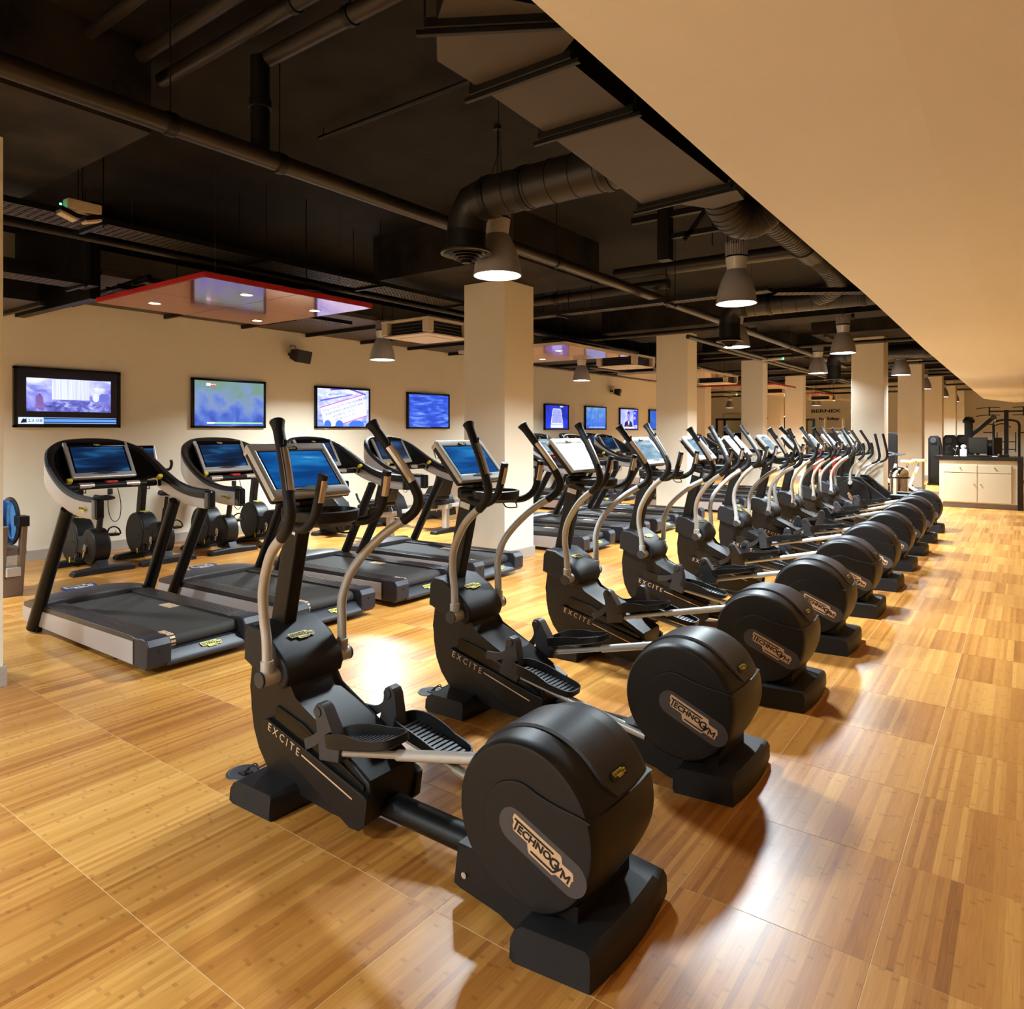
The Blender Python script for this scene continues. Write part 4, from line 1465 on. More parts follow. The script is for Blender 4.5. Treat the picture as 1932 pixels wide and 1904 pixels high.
TVS = [
    (3.274, 4.516, 1.655, 2.405, 'wall screen showing the time 23:08 under a letterboxed blue picture'),
    (5.527, 6.766, 1.655, 2.400, 'wall screen showing a green and blue blur with a small news tag'),
    (7.749, 8.997, 1.655, 2.390, 'wall screen showing a tilted white banner with Japanese writing'),
    (9.984, 11.235, 1.652, 2.380, 'wall screen showing streaky plain blue, left of the big cream column'),
    (14.89, 16.05, 1.635, 2.300, 'wall screen showing a billiard table seen from above'),
    (16.93, 18.13, 1.635, 2.300, 'wall screen showing a hazy blue blur, right of the billiard screen'),
    (18.98, 20.20, 1.625, 2.295, 'wall screen showing a man in a dark suit'),
    (21.03, 22.25, 1.625, 2.295, 'wall screen of dark teal blue, cut by the second cream column'),
]
for k, (y0, y1, z0, z1, lab) in enumerate(TVS):
    t = thing('wall_screen', lab, 'screen', (XL, (y0 + y1) / 2, (z0 + z1) / 2), group='flat screens on the left wall')
    w, h = (y1 - y0) / 2, (z1 - z0) / 2
    bm = B()
    fr = .035
    for a in ((0, w - fr / 2, 0, .05, fr, 2 * h), (0, -w + fr / 2, 0, .05, fr, 2 * h), (0, 0, h - fr / 2, .05, 2 * w, fr), (0, 0, -h + fr / 2, .05, 2 * w, fr)):
        box(bm, (.03, a[1], a[2]), (.055, a[4], a[5]), .004)
    box(bm, (.018, 0, 0), (.034, 2 * w - .01, 2 * h - .01))
    obj('screen_frame', bm, M['glossblack'], t)
    sw, sh = w - fr, h - fr
    bm = B()
    box(bm, (.040, 0, 0), (.006, 2 * sw, 2 * sh))
    base = [M['tvblack'], M['tv2'], M['tv3'], M['tv4'], M['tv5'], M['tv6'], M['tv7'], M['tv8']][k]
    s = obj('screen', bm, base, t)
    x0 = .0436
    if k == 0:
        U = lambda u: -sw + 2 * sw * u
        Z = lambda v: sh - 2 * sh * v
        flat(s, 'picture', rect(U(.085), U(.925), Z(.755), Z(.145)), M['tv1'], x0)
        flat(s, 'picture_curtain', rect(U(.325), U(.70), Z(.53), Z(.155)), M['tv1wall'], x0 + .0004)
        flat(s, 'picture_bedding', [(U(.18), Z(.75)), (U(.92), Z(.75)), (U(.90), Z(.66)), (U(.80), Z(.60)), (U(.72), Z(.56)), (U(.55), Z(.53)), (U(.42), Z(.54)), (U(.30), Z(.60)), (U(.18), Z(.66))], M['tv1pile'], x0 + .0006)
        flat(s, 'picture_person', [(U(.17), Z(.70)), (U(.25), Z(.70)), (U(.24), Z(.50)), (U(.21), Z(.42)), (U(.17), Z(.48))], M['tv1red'], x0 + .0008)
        for cu in (.765, .835, .875):
            flat(s, 'picture_spool', [(U(cu + .035 * math.cos(a)), Z(.475 + .085 * math.sin(a))) for a in [2 * math.pi * i / 18 for i in range(18)]], em('tv_spool_%d' % int(cu * 1000), (96, 104, 190) if cu > .8 else (206, 214, 255), .9), x0 + .001 + cu * .0004)
        flat(s, 'caption_box', rect(U(.012), U(.245), Z(.985), Z(.865)), em('tv_caption_pale', (196, 214, 255), 1.0), x0)
        flat(s, 'caption_bar', rect(U(.245), U(.985), Z(.975), Z(.965)), em('tv_bar_pale', (150, 196, 255), .9), x0)
        flat(s, 'caption_bar', rect(U(.245), U(.985), Z(.945), Z(.895)), em('tv_bar_blue', (84, 140, 244), .9), x0)
        flat(s, 'caption_bar', rect(U(.245), U(.985), Z(.875), Z(.868)), em('tv_bar_pale', (150, 196, 255), .9), x0)
        flat(s, 'caption_emblem', [(U(.03), Z(.97)), (U(.055), Z(.885)), (U(.075), Z(.90)), (U(.085), Z(.875)), (U(.09), Z(.96))], em('tv_ink', (14, 18, 50), .6), x0 + .0006)
        wtext(s, '23:08', .055, U(.096), Z(.926), em('tv_ink', (14, 18, 50), .6), x0 + .001, sx=1.35)
    if k == 1:
        flat(s, 'news_tag', rect(-sw + .19, -sw + .26, sh - .075, sh - .035), em('tv_white', (240, 240, 255), 1.0), x0)
        flat(s, 'news_tag', rect(-sw + .262, -sw + .34, sh - .075, sh - .035), em('tv_red', (190, 60, 90), .9), x0)
        wtext(s, 'NEWS', .030, -sw + .266, sh - .055, em('tv_white', (240, 240, 255), 1.0), x0 + .001)
        flat(s, 'caption_bar', rect(-sw + .20, sw - .02, -sh + .03, -sh + .055), em('tv_green_bar', (140, 210, 170), .9), x0)
        flat(s, 'caption_bar', rect(-sw + .20, -sw + .32, -sh + .03, -sh + .055), em('tv_white', (240, 240, 255), 1.0), x0 + .0005)
    if k == 2:
        ink = em('tv_navy', (30, 36, 130), .7)
        r_ = R(15)
        def rp(u, v):
            return (u * math.cos(r_) - v * math.sin(r_), u * math.sin(r_) + v * math.cos(r_) - .02)
        flat(s, 'banner', [rp(-.50, -.24), rp(.51, -.24), rp(.51, .14), rp(-.50, .14)], em('tv_banner', (222, 224, 255), 1.0), x0)
        flat(s, 'banner_edge', [rp(-.50, .14), rp(.51, .14), rp(.51, .155), rp(-.50, .155)], em('tv_pink', (206, 80, 180), .8), x0 + .0003)
        flat(s, 'banner_edge', [rp(-.30, -.255), rp(.51, -.255), rp(.51, -.24), rp(-.30, -.24)], em('tv_pink', (206, 80, 180), .8), x0 + .0003)
        flat(s, 'hall_beam', [(-.30, .30), (.10, .34), (.52, .24), (.52, .27), (.15, .36), (-.30, .33)], em('tv_beam', (110, 90, 200), .8), x0 + .0002)
        flat(s, 'hall_beam', [(-.52, .10), (.20, .24), (.20, .255), (-.52, .13)], em('tv_beam', (110, 90, 200), .8), x0 + .0002)
        for q, (u, w_) in enumerate(((-.36, .08), (-.10, .09), (.30, .18))):
            flat(s, 'crowd_head', [(u + w_ * math.cos(i * .35), max(-sh + .002, -.31 + .09 * math.sin(i * .35))) for i in range(18)], em('tv_crowd', (54, 110, 226), .9), x0 + .0004 + q * .0001)
        for txt, u, v, sz in (('ラグビーワールドカップ2019 日本開催決定!', -.475, .072, .056), ('RUGBY WORLD CUP 2019 HOST UNION', -.42, .0, .050), ('2019, 世界一をニッポンで。', -.28, -.075, .046), ('日本 おめでとうございます', -.25, -.145, .040)):
            p = rp(u, v)
            wtext(s, txt, sz, p[0], p[1], ink, x0 + .001, r_, .98)
        wtext(s, 'Japan Rugby Fo..', .05, -.34, .225, em('tv_teal', (40, 120, 190), .8), x0 + .001, R(6))
    if k == 4:
        flat(s, 'table_rail', [(-.30, -.20), (.30, -.20), (.20, .22), (-.20, .22)], em('tv_table_rail', (200, 208, 255), 1.0), x0)
        flat(s, 'table_cloth', [(-.26, -.16), (.26, -.16), (.18, .20), (-.18, .20)], em('tv_table_cloth', (140, 146, 240), 1.0), x0 + .0005)
        flat(s, 'table_skirt', rect(-.30, .30, -.28, -.21), em('tv_table_rail', (200, 208, 255), 1.0), x0 + .0004)
        for u, v in ((-.16, .06), (-.07, .05), (.06, .04), (.0, -.02), (-.04, -.09), (.1, .11), (-.28, -.17), (.27, -.17), (-.19, .2), (.19, .2), (.23, .03), (-.23, .03)):
            flat(s, 'ball', [(u + .013 * math.cos(i * .7), v + .013 * math.sin(i * .7)) for i in range(9)], em('tv_ink', (14, 18, 50), .6), x0 + .001)
        flat(s, 'caption_box', rect(.14, .30, .26, .29), em('tv_caption_pale', (196, 214, 255), 1.0), x0)
    if k == 5:
        flat(s, 'caption_bar', rect(-sw + .15, sw - .05, -sh + .03, -sh + .05), em('tv_bar_pale', (150, 196, 255), .9), x0)
    if k == 6:
        flat(s, 'dark_suit', [(-.32, -.24), (.24, -.24), (.19, -.10), (.05, -.04), (-.12, -.04), (-.28, -.10)], em('tv_suit', (20, 30, 100), .7), x0)
        flat(s, 'shirt', [(-.09, -.06), (.03, -.06), (-.02, -.2)], em('tv_white', (240, 240, 255), 1.0), x0 + .0004)
        flat(s, 'face', [(-.03 + .085 * math.cos(i * .35), .08 + .14 * math.sin(i * .35)) for i in range(18)], em('tv_face', (140, 116, 190), .9), x0 + .0006)
        flat(s, 'hair', [(-.115, .10), (-.11, .20), (-.03, .25), (.05, .21), (.06, .12), (.02, .17), (-.06, .18)], em('tv_hair', (40, 36, 96), .7), x0 + .001)
        flat(s, 'side_panel', rect(.30, sw - .01, -.18, sh - .02), em('tv_blue', (30, 60, 220), .9), x0)
        wtext(s, 'OS', .09, .33, .19, em('tv_white', (240, 240, 255), 1.0), x0 + .001)
        wtext(s, '91', .13, .33, .03, em('tv_white', (240, 240, 255), 1.0), x0 + .001)
        flat(s, 'caption_bar', rect(-.40, .34, -.28, -.235), em('tv_white', (240, 240, 255), 1.0), x0 + .001)
        flat(s, 'caption_bar', rect(-sw, sw, -sh, -.29), em('tv_blue', (30, 60, 220), .9), x0 + .0008)
        flat(s, 'caption_tag', rect(-.22, -.06, -.235, -.20), em('tv_red', (190, 60, 90), .9), x0 + .0012)
    bm = B()
    box(bm, (.058, 0, -h + fr * .5), (.003, .05, .008))
    obj('maker_strip', bm, M['grey'], t)

for k, (y, z, lab) in enumerate(((7.25, 2.89, 'black wall speaker above the screen with the white banner'), (18.46, 2.78, 'black wall speaker above the hazy blue screen'))):
    t = thing('wall_speaker', lab, 'speaker', (XL, y, z), group='black wall speakers')
    bm = B()
    rot = Euler((0, R(12), R(22)))
    loft(bm, [[Vector(p) + Vector((.12, 0, 0)) for p in r_] for r_ in ([(-.06, -.16, -.07), (-.06, .16, -.07), (-.06, .16, .07), (-.06, -.16, .07)], [(.10, -.225, -.11), (.10, .225, -.11), (.10, .225, .10), (.10, -.225, .10)], [(.115, -.215, -.10), (.115, .215, -.10), (.115, .215, .09), (.115, -.215, .09)])])
    bmesh.ops.transform(bm, matrix=Matrix.Translation((.08, 0, 0)) @ rot.to_matrix().to_4x4(), verts=bm.verts)
    obj('speaker_cabinet', bm, M['black'], t)
    bm = B()
    box(bm, (.04, 0, .0), (.09, .06, .05), .008)
    obj('wall_bracket', bm, M['blackmetal'], t)
    bm = B()
    tube(bm, spline([(.10, -.06, .10), (.10, -.05, .14), (.10, .03, .14), (.10, .06, .10)], 4), .006, 6)
    obj('bracket_loop', bm, M['blackmetal'], t)

# ================================================================== CEILING SERVICES
def spiral_duct(t, pts, r, name='duct_section', seam=.18, seg=24):
    bm = B()
    tube(bm, pts, r, seg)
    o = obj(name, bm, M['duct'], t)
    bm = B()
    P = [Vector(p) for p in pts]
    acc = 0
    for a, b in zip(P, P[1:]):
        L_ = (b - a).length
        d = (b - a).normalized()
        s = seam - acc
        while s < L_:
            c = a + d * s
            tube(bm, [c - d * .006, c - d * .003, c + d * .003, c + d * .006], [r, r + .005, r + .005, r], seg, False)
            s += seam
        acc = (acc + L_) % seam
    obj('seam_ring', bm, M['duct'], o)['kind'] = 'stuff'
    return o

def diffuser(t, x, y, z, r):
    bm = B()
    lathe(bm, [(r * .76, .03), (r, .012), (r, 0), (r * .93, -.006), (r * .80, .012), (r * .78, .04)], 32, (x, y, z))
    o = obj('diffuser_flange', bm, M['pipe'], t)
    for k in range(5):
        rr = r * (.80 - .145 * k)
        bm = B()
        lathe(bm, [(rr * .72, .03 - .014 * k), (rr, -.002 - .015 * k), (rr * .97, -.008 - .015 * k), (rr * .68, .022 - .014 * k)], 28, (x, y, z))
        if k == 4:
            lathe(bm, [(0, -.075), (rr * .7, -.068), (rr * .7, -.03)], 24, (x, y, z))
        obj('diffuser_cone', bm, M['duct'], o)

def supply_duct(label, x0, x1, y, zh, zd, r, loc=None):
    t = thing('round_supply_duct', label, 'duct')
    pts = [(x1, y, zh), (x0 + r * 1.5, y, zh)]
    spiral_duct(t, pts, r)
    bm = B()
    q = [(x0 + r * 1.5, y, zh), (x0 + r * .55, y, zh - r * .18), (x0 + r * .12, y, zh - r * .75), (x0, y, zh - r * 1.45)]
    tube(bm, q, r, 24)
    obj('duct_elbow', bm, M['duct'], t, angle=25)
    bm = B()
    cyl(bm, (x0, y, zh - r * 1.4), (x0, y, zd + .01), r * .99, 28)
    o = obj('drop_spigot', bm, M['blackmetal'], t)
    bm = B()
    for xs in (x1 - .12, x0 + r * 1.6, x0 + .55):
        bm = B()
        tube(bm, [(xs - .03, y, zh), (xs - .025, y, zh), (xs + .025, y, zh), (xs + .03, y, zh)], [r, r + .008, r + .008, r], 24, False)
        obj('joint_band', bm, M['blackmetal'], t)
    bm = B()
    for dy in (-.12, .12):
        tube(bm, [(x0 + .30, y + dy * 1.2, zh - .02), (x0 + .30, y, zh + .30 * (1 if ceil_at(x0 + .3, y) > 3.9 else .3)), (x0 + .30, y, ceil_at(x0 + .3, y))], .003, 5)
    obj('hanger_wire', bm, M['ink'], t)['kind'] = 'stuff'
    diffuser(t, x0, y, zd, r * 1.32)
    return t
supply_duct('round black supply duct bending down to a ringed diffuser beside the nearest lamp', -3.36, -2.04, 4.0, 3.31, 2.93, .145)
supply_duct('round black supply duct dropping behind the second nearest lamp', -3.30, -1.5, 9.55, 3.30, 2.84, .14)
supply_duct('round black supply duct far off, dropping left of the first right-hand column', -3.40, -1.5, 16.46, 3.25, 2.72, .15)

# rectangular duct beside the soffit
t = thing('rectangular_duct', 'flat taupe duct with black flange bars along the cream soffit', 'duct')
zb = 3.10
def duct_panel(poly, z0=zb, z1=3.52):
    bm = B()
    prism_z(bm, poly, z0, z1)
    me_o = obj('duct_panel', bm, [M['ductboard'], M['blackmetal']], t)
    for p in me_o.data.polygons:
        if abs(p.normal.z) < .5:
            p.material_index = 1
duct_panel([(-1.905, 2.36), (-1.93, 2.90), (-1.480, 2.90), (-1.478, 2.36)])
duct_panel([(-1.93, 2.92), (-2.03, 4.20), (-1.458, 4.20), (-1.480, 2.92)])
duct_panel([(-1.905, 2.34), (-1.478, 2.34), (-1.25, 2.19), (-1.56, 1.76), (-1.73, 1.89), (-1.905, 2.087)])
duct_panel([(-1.53, 1.72), (-1.20, 2.15), (-.70, 1.75), (-1.02, 1.30)])
for a, b in (((-1.95, 2.35), (-1.43, 2.35)), ((-1.97, 2.91), (-1.44, 2.91)), ((-2.07, 4.22), (-1.42, 4.16)), ((-1.76, 1.86), (-1.20, 2.20))):
    A_, B_ = Vector((*a, zb - .012)), Vector((*b, zb - .012))
    bm = B()
    box(bm, (A_ + B_) / 2, ((B_ - A_).length, .035, .04), .004, 1, rot=Euler((0, 0, math.atan2(B_.y - A_.y, B_.x - A_.x))))
    box(bm, (A_ + B_) / 2 + Vector((0, .0, -.03)), ((B_ - A_).length + .06, .02, .02), .002, 1, rot=Euler((0, 0, math.atan2(B_.y - A_.y, B_.x - A_.x))))
    fb = obj('flange_bar', bm, M['blackmetal'], t)
    bm = B()
    for q in (A_, B_):
        tube(bm, [q, q + Vector((0, 0, H_CEIL - zb))], .005, 6)
    obj('threaded_rod', bm, M['ink'], fb)['kind'] = 'stuff'
bm = B()
prism_z(bm, [(-2.02, 4.24), (-1.46, 4.20), (-1.50, 4.62), (-1.74, 4.70)], 3.14, 3.5)
obj('duct_reducer', bm, M['ductboard'], t)
t = thing('flexible_duct', 'ribbed black flexible duct leaving the flat duct end, beside the soffit', 'duct')
spiral_duct(t, spline([(-1.70, 4.72, 3.30), (-1.70, 4.86, 3.20), (-1.66, 5.02, 3.14), (-1.56, 5.10, 3.16), (-1.44, 5.12, 3.3), (-1.38, 5.12, 3.5)], 5), .14, seam=.045)
t = thing('round_duct', 'ribbed round duct running along the top edge of the cream soffit', 'duct')
spiral_duct(t, [(-1.76, 5.42, 3.41), (-1.74, 7.1, 3.41)], .12, seam=.075)
spiral_duct(t, spline([(-1.74, 7.45, 3.41), (-1.75, 8.4, 3.39), (-1.80, 8.9, 3.35), (-1.95, 9.2, 3.31), (-2.1, 9.38, 3.31)], 5), .12, seam=.075)
bm = B()
tube(bm, [(-1.74, 7.08, 3.41), (-1.74, 7.47, 3.41)], .135, 20)
obj('joint_band', bm, M['duct'], t)

def pipe_run(label, pts, r, clips=(), mat_='pipe', cat='pipe', name='service_pipe', hang=True):
    t = thing(name, label, cat)
    bm = B()
    tube(bm, pts, r, 14)
    obj('pipe_length', bm, M[mat_], t)
    for c in clips:
        c = Vector(c)
        d = (Vector(pts[-1]) - Vector(pts[0])).normalized()
        bm = B()
        tube(bm, [c - d * r * .5, c - d * r * .45, c + d * r * .45, c + d * r * .5], [r, r * 1.18, r * 1.18, r], 16, False)
        if hang:
            tube(bm, [c + Vector((0, 0, r)), c + Vector((0, 0, r + .05)), Vector((c.x, c.y, ceil_at(c.x, c.y)))], .004, 5)
        obj('pipe_clamp', bm, M['blackmetal'], t)
    return t
pipe_run('long bronze-black main pipe crossing the whole near ceiling behind the round duct', [(-3.80, -3.5, 3.30), (-3.78, 7.6, 3.30), (-3.85, 20, 3.30)], .056, [(-3.79, 1.99, 3.30), (-3.79, 2.69, 3.30), (-3.78, 5.9, 3.30), (-3.79, 8.6, 3.30), (-3.8, 11, 3.3), (-3.82, 14.5, 3.3)])
pipe_run('vertical black drop pipe joining the main pipe near the camera', [(-3.79, 2.55, 3.34), (-3.79, 2.55, 3.90)], .058, [(-3.79, 2.55, 3.62)], 'blackmetal', hang=False)
pipe_run('high pipe running right from the top of the vertical drop pipe', [(-3.85, 2.58, 3.90), (-1.3, 2.58, 3.90)], .05, [(-3.0, 2.58, 3.9)], 'pipe')
for k, (y, z, r, lab) in enumerate(((2.36, 3.93, .045, 'high dark pipe, second back beside the drop pipe top'), (2.14, 3.94, .04, 'high dark pipe, third, close under the near ceiling'), (1.84, 3.94, .035, 'high thin dark pipe nearest the camera under the ceiling'))):
    pipe_run(lab, [(-4.6, y, z), (-2.25, y, z)], r, [(-3.2, y, z)], 'duct')
pipe_run('thin black conduit high on the slab left of the flat duct', [(-4.55, 3.60, 3.95), (-2.0, 3.60, 3.95)], .018, [(-4.5, 3.6, 3.95)], 'blackmetal')
pipe_run('thin black conduit high on the slab, second one further back', [(-4.6, 5.75, 3.95), (-2.0, 5.75, 3.95)], .018, (), 'blackmetal')
pipe_run('thick dark pipe with a flanged coupling crossing behind the second lamp', [(-4.3, 8.12, 3.63), (-1.75, 8.2, 3.63)], .08, [(-2.72, 8.17, 3.63)])
pipe_run('thick dark pipe beside the big column top, running right', [(-6.0, 8.25, 3.45), (-3.6, 8.2, 3.45)], .065, [(-5.3, 8.24, 3.45)])
pipe_run('small bronze pipe running under the wide cable tray on the left', [(-6.08, -3, 3.16), (-6.08, 8.0, 3.16)], .022, ())
pipe_run('bronze pipe beyond the big column under the cable tray', [(-6.1, 8.2, 3.12), (-6.1, 12.4, 3.12)], .035, [(-6.1, 10.4, 3.12)])
random.seed(11)
for k in range(8):
    x = (-9.2, -8.4, -7.46, -6.74, -4.9, -4.70, -3.15, -1.70)[k]
    z = 3.13 if k < 2 else 3.23 if k < 6 else 3.445
    y0 = 11.5 + (k * 3 % 5)
    pipe_run('far bronze pipe over the %s, number %s of eight from the left wall' % (('left machines' if x < -6 else 'middle rows' if x < -4 else 'right aisle'), ('one', 'two', 'three', 'four', 'five', 'six', 'seven', 'eight')[k]), [(x, y0, z), (x, y0 + 17, z)], (.03, .042, .05, .03, .042, .04, .03, .03)[k], [(x, y0 + 2 + 3 * q, z) for q in range(4)], hang=False)
for k, (y, x0, x1, z) in enumerate(((12.0, -7.8, -3.95, 3.40), (15.1, -7.8, -1.4, 3.345), (17.0, -7.8, -1.4, 3.345), (20.5, -7.8, -1.4, 3.345), (22.7, -7.8, -1.3, 3.345), (25.5, -9.8, -1.3, 3.345), (28.1, -14, -1.3, 3.345), (31.2, -15, -1.2, 3.345), (35.2, -15, -1.2, 3.345))):
    pipe_run('dark cross pipe running wall to soffit, %s of nine going back' % ('first second third fourth fifth sixth seventh eighth ninth'.split()[k]), [(x0, y, z), (x1, y, z)], .04, [(x0 + 1.2 + 2.2 * q, y, z) for q in range(3)], 'duct' if k % 2 else 'pipe', hang=False)

def cable_tray(label, a, b, w, slots=True, step=1.5):
    t = thing('cable_tray', label, 'cable tray')
    A_, B_ = Vector(a), Vector(b)
    d = (B_ - A_).normalized()
    s = Vector((-d.y, d.x, 0))
    L_ = (B_ - A_).length
    # perforated floor: ladder of strips, joined
    bm = B()
    nst = max(3, int(w / .045))
    ang = math.atan2(d.y, d.x)
    for i in range(nst + 1):
        o_ = -w / 2 + w * i / nst
        box(bm, (A_ + B_) / 2 + s * o_, (L_, .018, .003), rot=Euler((0, 0, ang)))
    n = int(L_ / .06)
    for i in range(n):
        box(bm, A_ + d * (.03 + .06 * i), (.028, w, .003), rot=Euler((0, 0, ang)))
    o = obj('perforated_floor', bm, M['tray'], t)
    o['kind'] = 'stuff'
    for q in (-1, 1):
        bm = B()
        box(bm, (A_ + B_) / 2 + s * q * w / 2 + Vector((0, 0, .025)), (L_, .003, .05), rot=Euler((0, 0, ang)))
        obj('tray_side', bm, M['blackmetal'], t)
    k = .6 if step < 9 else 99
    while k < L_:
        bm = B()
        c = A_ + d * k
        box(bm, c + Vector((0, 0, -.02)), (.035, w + .16, .025), rot=Euler((0, 0, ang)))
        for q in (-1, 1):
            tube(bm, [c + s * q * (w / 2 + .06) + Vector((0, 0, -.05)), c + s * q * (w / 2 + .06) + Vector((0, 0, ceil_at(*(c + s * q * (w / 2 + .06))[:2]) - c.z))], .005, 5)
        obj('tray_hanger', bm, M['blackmetal'], t)
        k += step
    return t
cable_tray('wide perforated cable tray running over the treadmills on the left', (-6.22, -1.0, 3.30), (-6.22, 8.0, 3.30), .34)
cable_tray('perforated cable tray high in the left corner by the wall', (-7.74, -.5, 3.08), (-7.74, 3.25, 3.08), .28)
cable_tray('perforated cable tray behind the dark red ceiling panel', (-7.76, 3.45, 3.10), (-7.76, 6.6, 3.10), .26)
cable_tray('narrow perforated cable tray carrying a green lamp beyond the big column', (-5.5, 7.80, 3.13), (-2.25, 7.80, 3.13), .14)
cable_tray('perforated cable tray curving toward the soffit behind the second lamp', (-2.2, 7.82, 3.10), (-1.4, 8.35, 3.10), .14, True, 9)
cable_tray('perforated cable tray beyond the big column, over the treadmills', (-6.6, 8.1, 3.22), (-6.6, 11.8, 3.22), .3)

# left corner: second rectangular duct under the ceiling
t = thing('rectangular_duct', 'flat dark duct with flange bars in the upper left corner', 'duct')
for y0, y1 in ((-1.5, .9), (.95, 2.35), (2.4, 3.10)):
    bm = B()
    box2(bm, -9.92, -8.68, y0, y1, 3.02, 3.45)
    o = obj('duct_panel', bm, [M['ductboard'], M['blackmetal']], t)
    for p in o.data.polygons:
        if abs(p.normal.z) < .5:
            p.material_index = 1
for y in (.925, 2.375, 3.12):
    bm = B()
    box2(bm, -9.92, -8.62, y - .025, y + .025, 2.975, 3.03, .003, 1)
    obj('flange_bar', bm, M['blackmetal'], t)
bm = B()
box2(B(), 0, 1, 0, 1, 0, 1)
box2(bm, -9.94, -7.9, 3.30, 3.40, 3.0, H_CEIL)
struct('ceiling_bulkhead', bm, M['blackmetal'])
pipe_run('short black steel channel in the upper left corner above the wall', [(-9.5, 3.62, 3.13), (-7.3, 3.62, 3.2)], .03, [(-8.6, 3.62, 3.16)], 'blackmetal', cat='channel', name='steel_channel')

# steel frame brackets beyond the flat duct
t = thing('steel_bracket_frame', 'black steel bracket frame hanging left of the second lamp', 'bracket')
bm = B(); box2(bm, -2.95, -2.83, 6.44, 6.56, 3.30, 3.86); obj('post', bm, M['blackmetal'], t)
bm = B(); box(bm, (-2.60, 6.5, 3.75), (1.3, .06, .06)); obj('cross_arm', bm, M['blackmetal'], t)
bm = B(); box(bm, (-2.45, 6.5, 3.53), (.9, .05, .05)); obj('cross_arm', bm, M['blackmetal'], t)
bm = B(); box(bm, (-2.55, 6.5, 3.63), (.42, .05, .05), rot=Euler((0, R(-50), 0))); obj('brace', bm, M['blackmetal'], t)
bm = B()
for x in (-2.45, -2.3, -2.15, -2.0):
    tube(bm, [(x, 6.6, 3.4), (x, 6.6, H_CEIL)], .006, 5)
obj('threaded_rod', bm, M['ink'], t)['kind'] = 'stuff'

# emergency light twin heads, green leds
t = thing('emergency_light', 'white twin-head emergency light with a green led, upper left', 'lamp', (-5.78, 2.24, 3.28))
bm = B(); box(bm, (0, .12, .03), (.10, .24, .08), .01); obj('battery_box', bm, M['acwhite'], t)
for q in (-1, 1):
    bm = B()
    box(bm, (0, .10 + q * .085, -.035), (.10, .13, .035), .006, rot=Euler((R(18 * q), 0, 0)))
    hd = obj('lamp_head', bm, M['blackmetal'], t)
    bm = B()
    box(bm, (0, .10 + q * .085, -.06), (.09, .12, .022), .006, rot=Euler((R(18 * q), 0, 0)))
    obj('lamp_cover', bm, M['acwhite'], hd)
bm = B(); box(bm, (0, -.03, .02), (.012, .012, .012)); obj('indicator', bm, M['led'], t)
bm = B(); tube(bm, [(0, .12, .07), (0, .12, H_CEIL - 3.26)], .006, 6); obj('drop_rod', bm, M['ink'], t)
for k, (x, y, z, lab) in enumerate(((-4.25, 7.80, 3.16, 'slim emergency batten with a green led on the narrow cable tray'), (-4.36, 16.0, 3.2, 'slim emergency batten with a green led far left of the first right-hand column'), (-8.4, 25.0, 2.9, 'slim emergency batten with a green led in the far left gap'))):
    t = thing('emergency_batten', lab, 'lamp', (x, y, z), group='emergency battens with green leds')
    bm = B(); box(bm, (-.22, 0, 0), (.42, .06, .05), .01); obj('batten_body', bm, M['acwhite'], t)
    bm = B(); box(bm, (.03, -.02, 0), (.02, .03, .04)); obj('indicator', bm, M['led'], t)
    bm = B(); tube(bm, [(-.22, 0, .02), (-.22, 0, ceil_at(x - .22, y) - z)], .005, 5); obj('drop_rod', bm, M['ink'], t)

# hanging gloss panels with downlights
def hang_panel(label, x0, x1, y0, y1, z, edge, under, dl):
    t = thing('hanging_ceiling_panel', label, 'ceiling panel')
    bm = B(); box2(bm, x0, x1, y0, y1, z + .006, z + .05); obj('panel_edge', bm, M[edge], t)
    xm = x0 + (x1 - x0) * .5
    ym = y0 + (y1 - y0) * .5
    for a0, a1, b0, b1, mm in ((x0, xm, y0, ym, under), (xm, x1, y0, ym, under), (x0, xm, ym, y1, under), (xm, x1, ym, y1, under)):
        bm = B(); box2(bm, a0 + .004, a1 - .004, b0 + .004, b1 - .004, z, z + .008); obj('panel_sheet', bm, M['gloss_cream' if under == 'gloss_cream' else mm], t)
    for (x, y) in dl:
        bm = B(); lathe(bm, [(.055, .004), (.07, .004), (.07, -.004), (.055, -.004)], 20, (x, y, z)); o = obj('downlight', bm, M['chrome'], t)
        bm = B(); lathe(bm, [(0, -.003), (.055, -.003), (.055, .002), (0, .002)], 20, (x, y, z)); obj('downlight_lens', bm, M['downlight'], o)
        ld = bpy.data.lights.new('downlight_light', 'SPOT'); ld.energy = 14; ld.spot_size = R(80); ld.spot_blend = .6; ld.color = (1, .85, .66); ld.shadow_soft_size = .05
        lo = bpy.data.objects.new('downlight_light', ld); COL.objects.link(lo); lo.location = (x, y, z - .012)
    bm = B()
    for x in (x0 + .25, x1 - .25):
        for y in (y0 + .25, y1 - .25):
            tube(bm, [(x, y, z + .05), (x, y, ceil_at(x, y))], .0028, 5)
    obj('suspension_wire', bm, M['grey'], t)['kind'] = 'stuff'
    return t
PZ = 2.95
hang_panel('dark red edged gloss ceiling panel hanging over the nearest treadmills', -7.82, -5.75, 3.32, 5.26, PZ, 'rededge', 'gloss_red', ((-7.36, 3.70), (-6.17, 4.00), (-6.38, 4.98), (-7.52, 5.02)))
hang_panel('pale cream gloss ceiling panel hanging behind the big cream column', -7.95, -5.77, 9.25, 11.4, PZ, 'acwhite', 'gloss_cream', ((-7.4, 9.7), (-6.3, 9.9), (-7.3, 10.9)))
hang_panel('pale cream gloss ceiling panel hanging behind the second column', -8.0, -5.9, 15.2, 17.3, PZ, 'acwhite', 'gloss_cream', ((-6.6, 16.0), (-7.4, 16.8)))
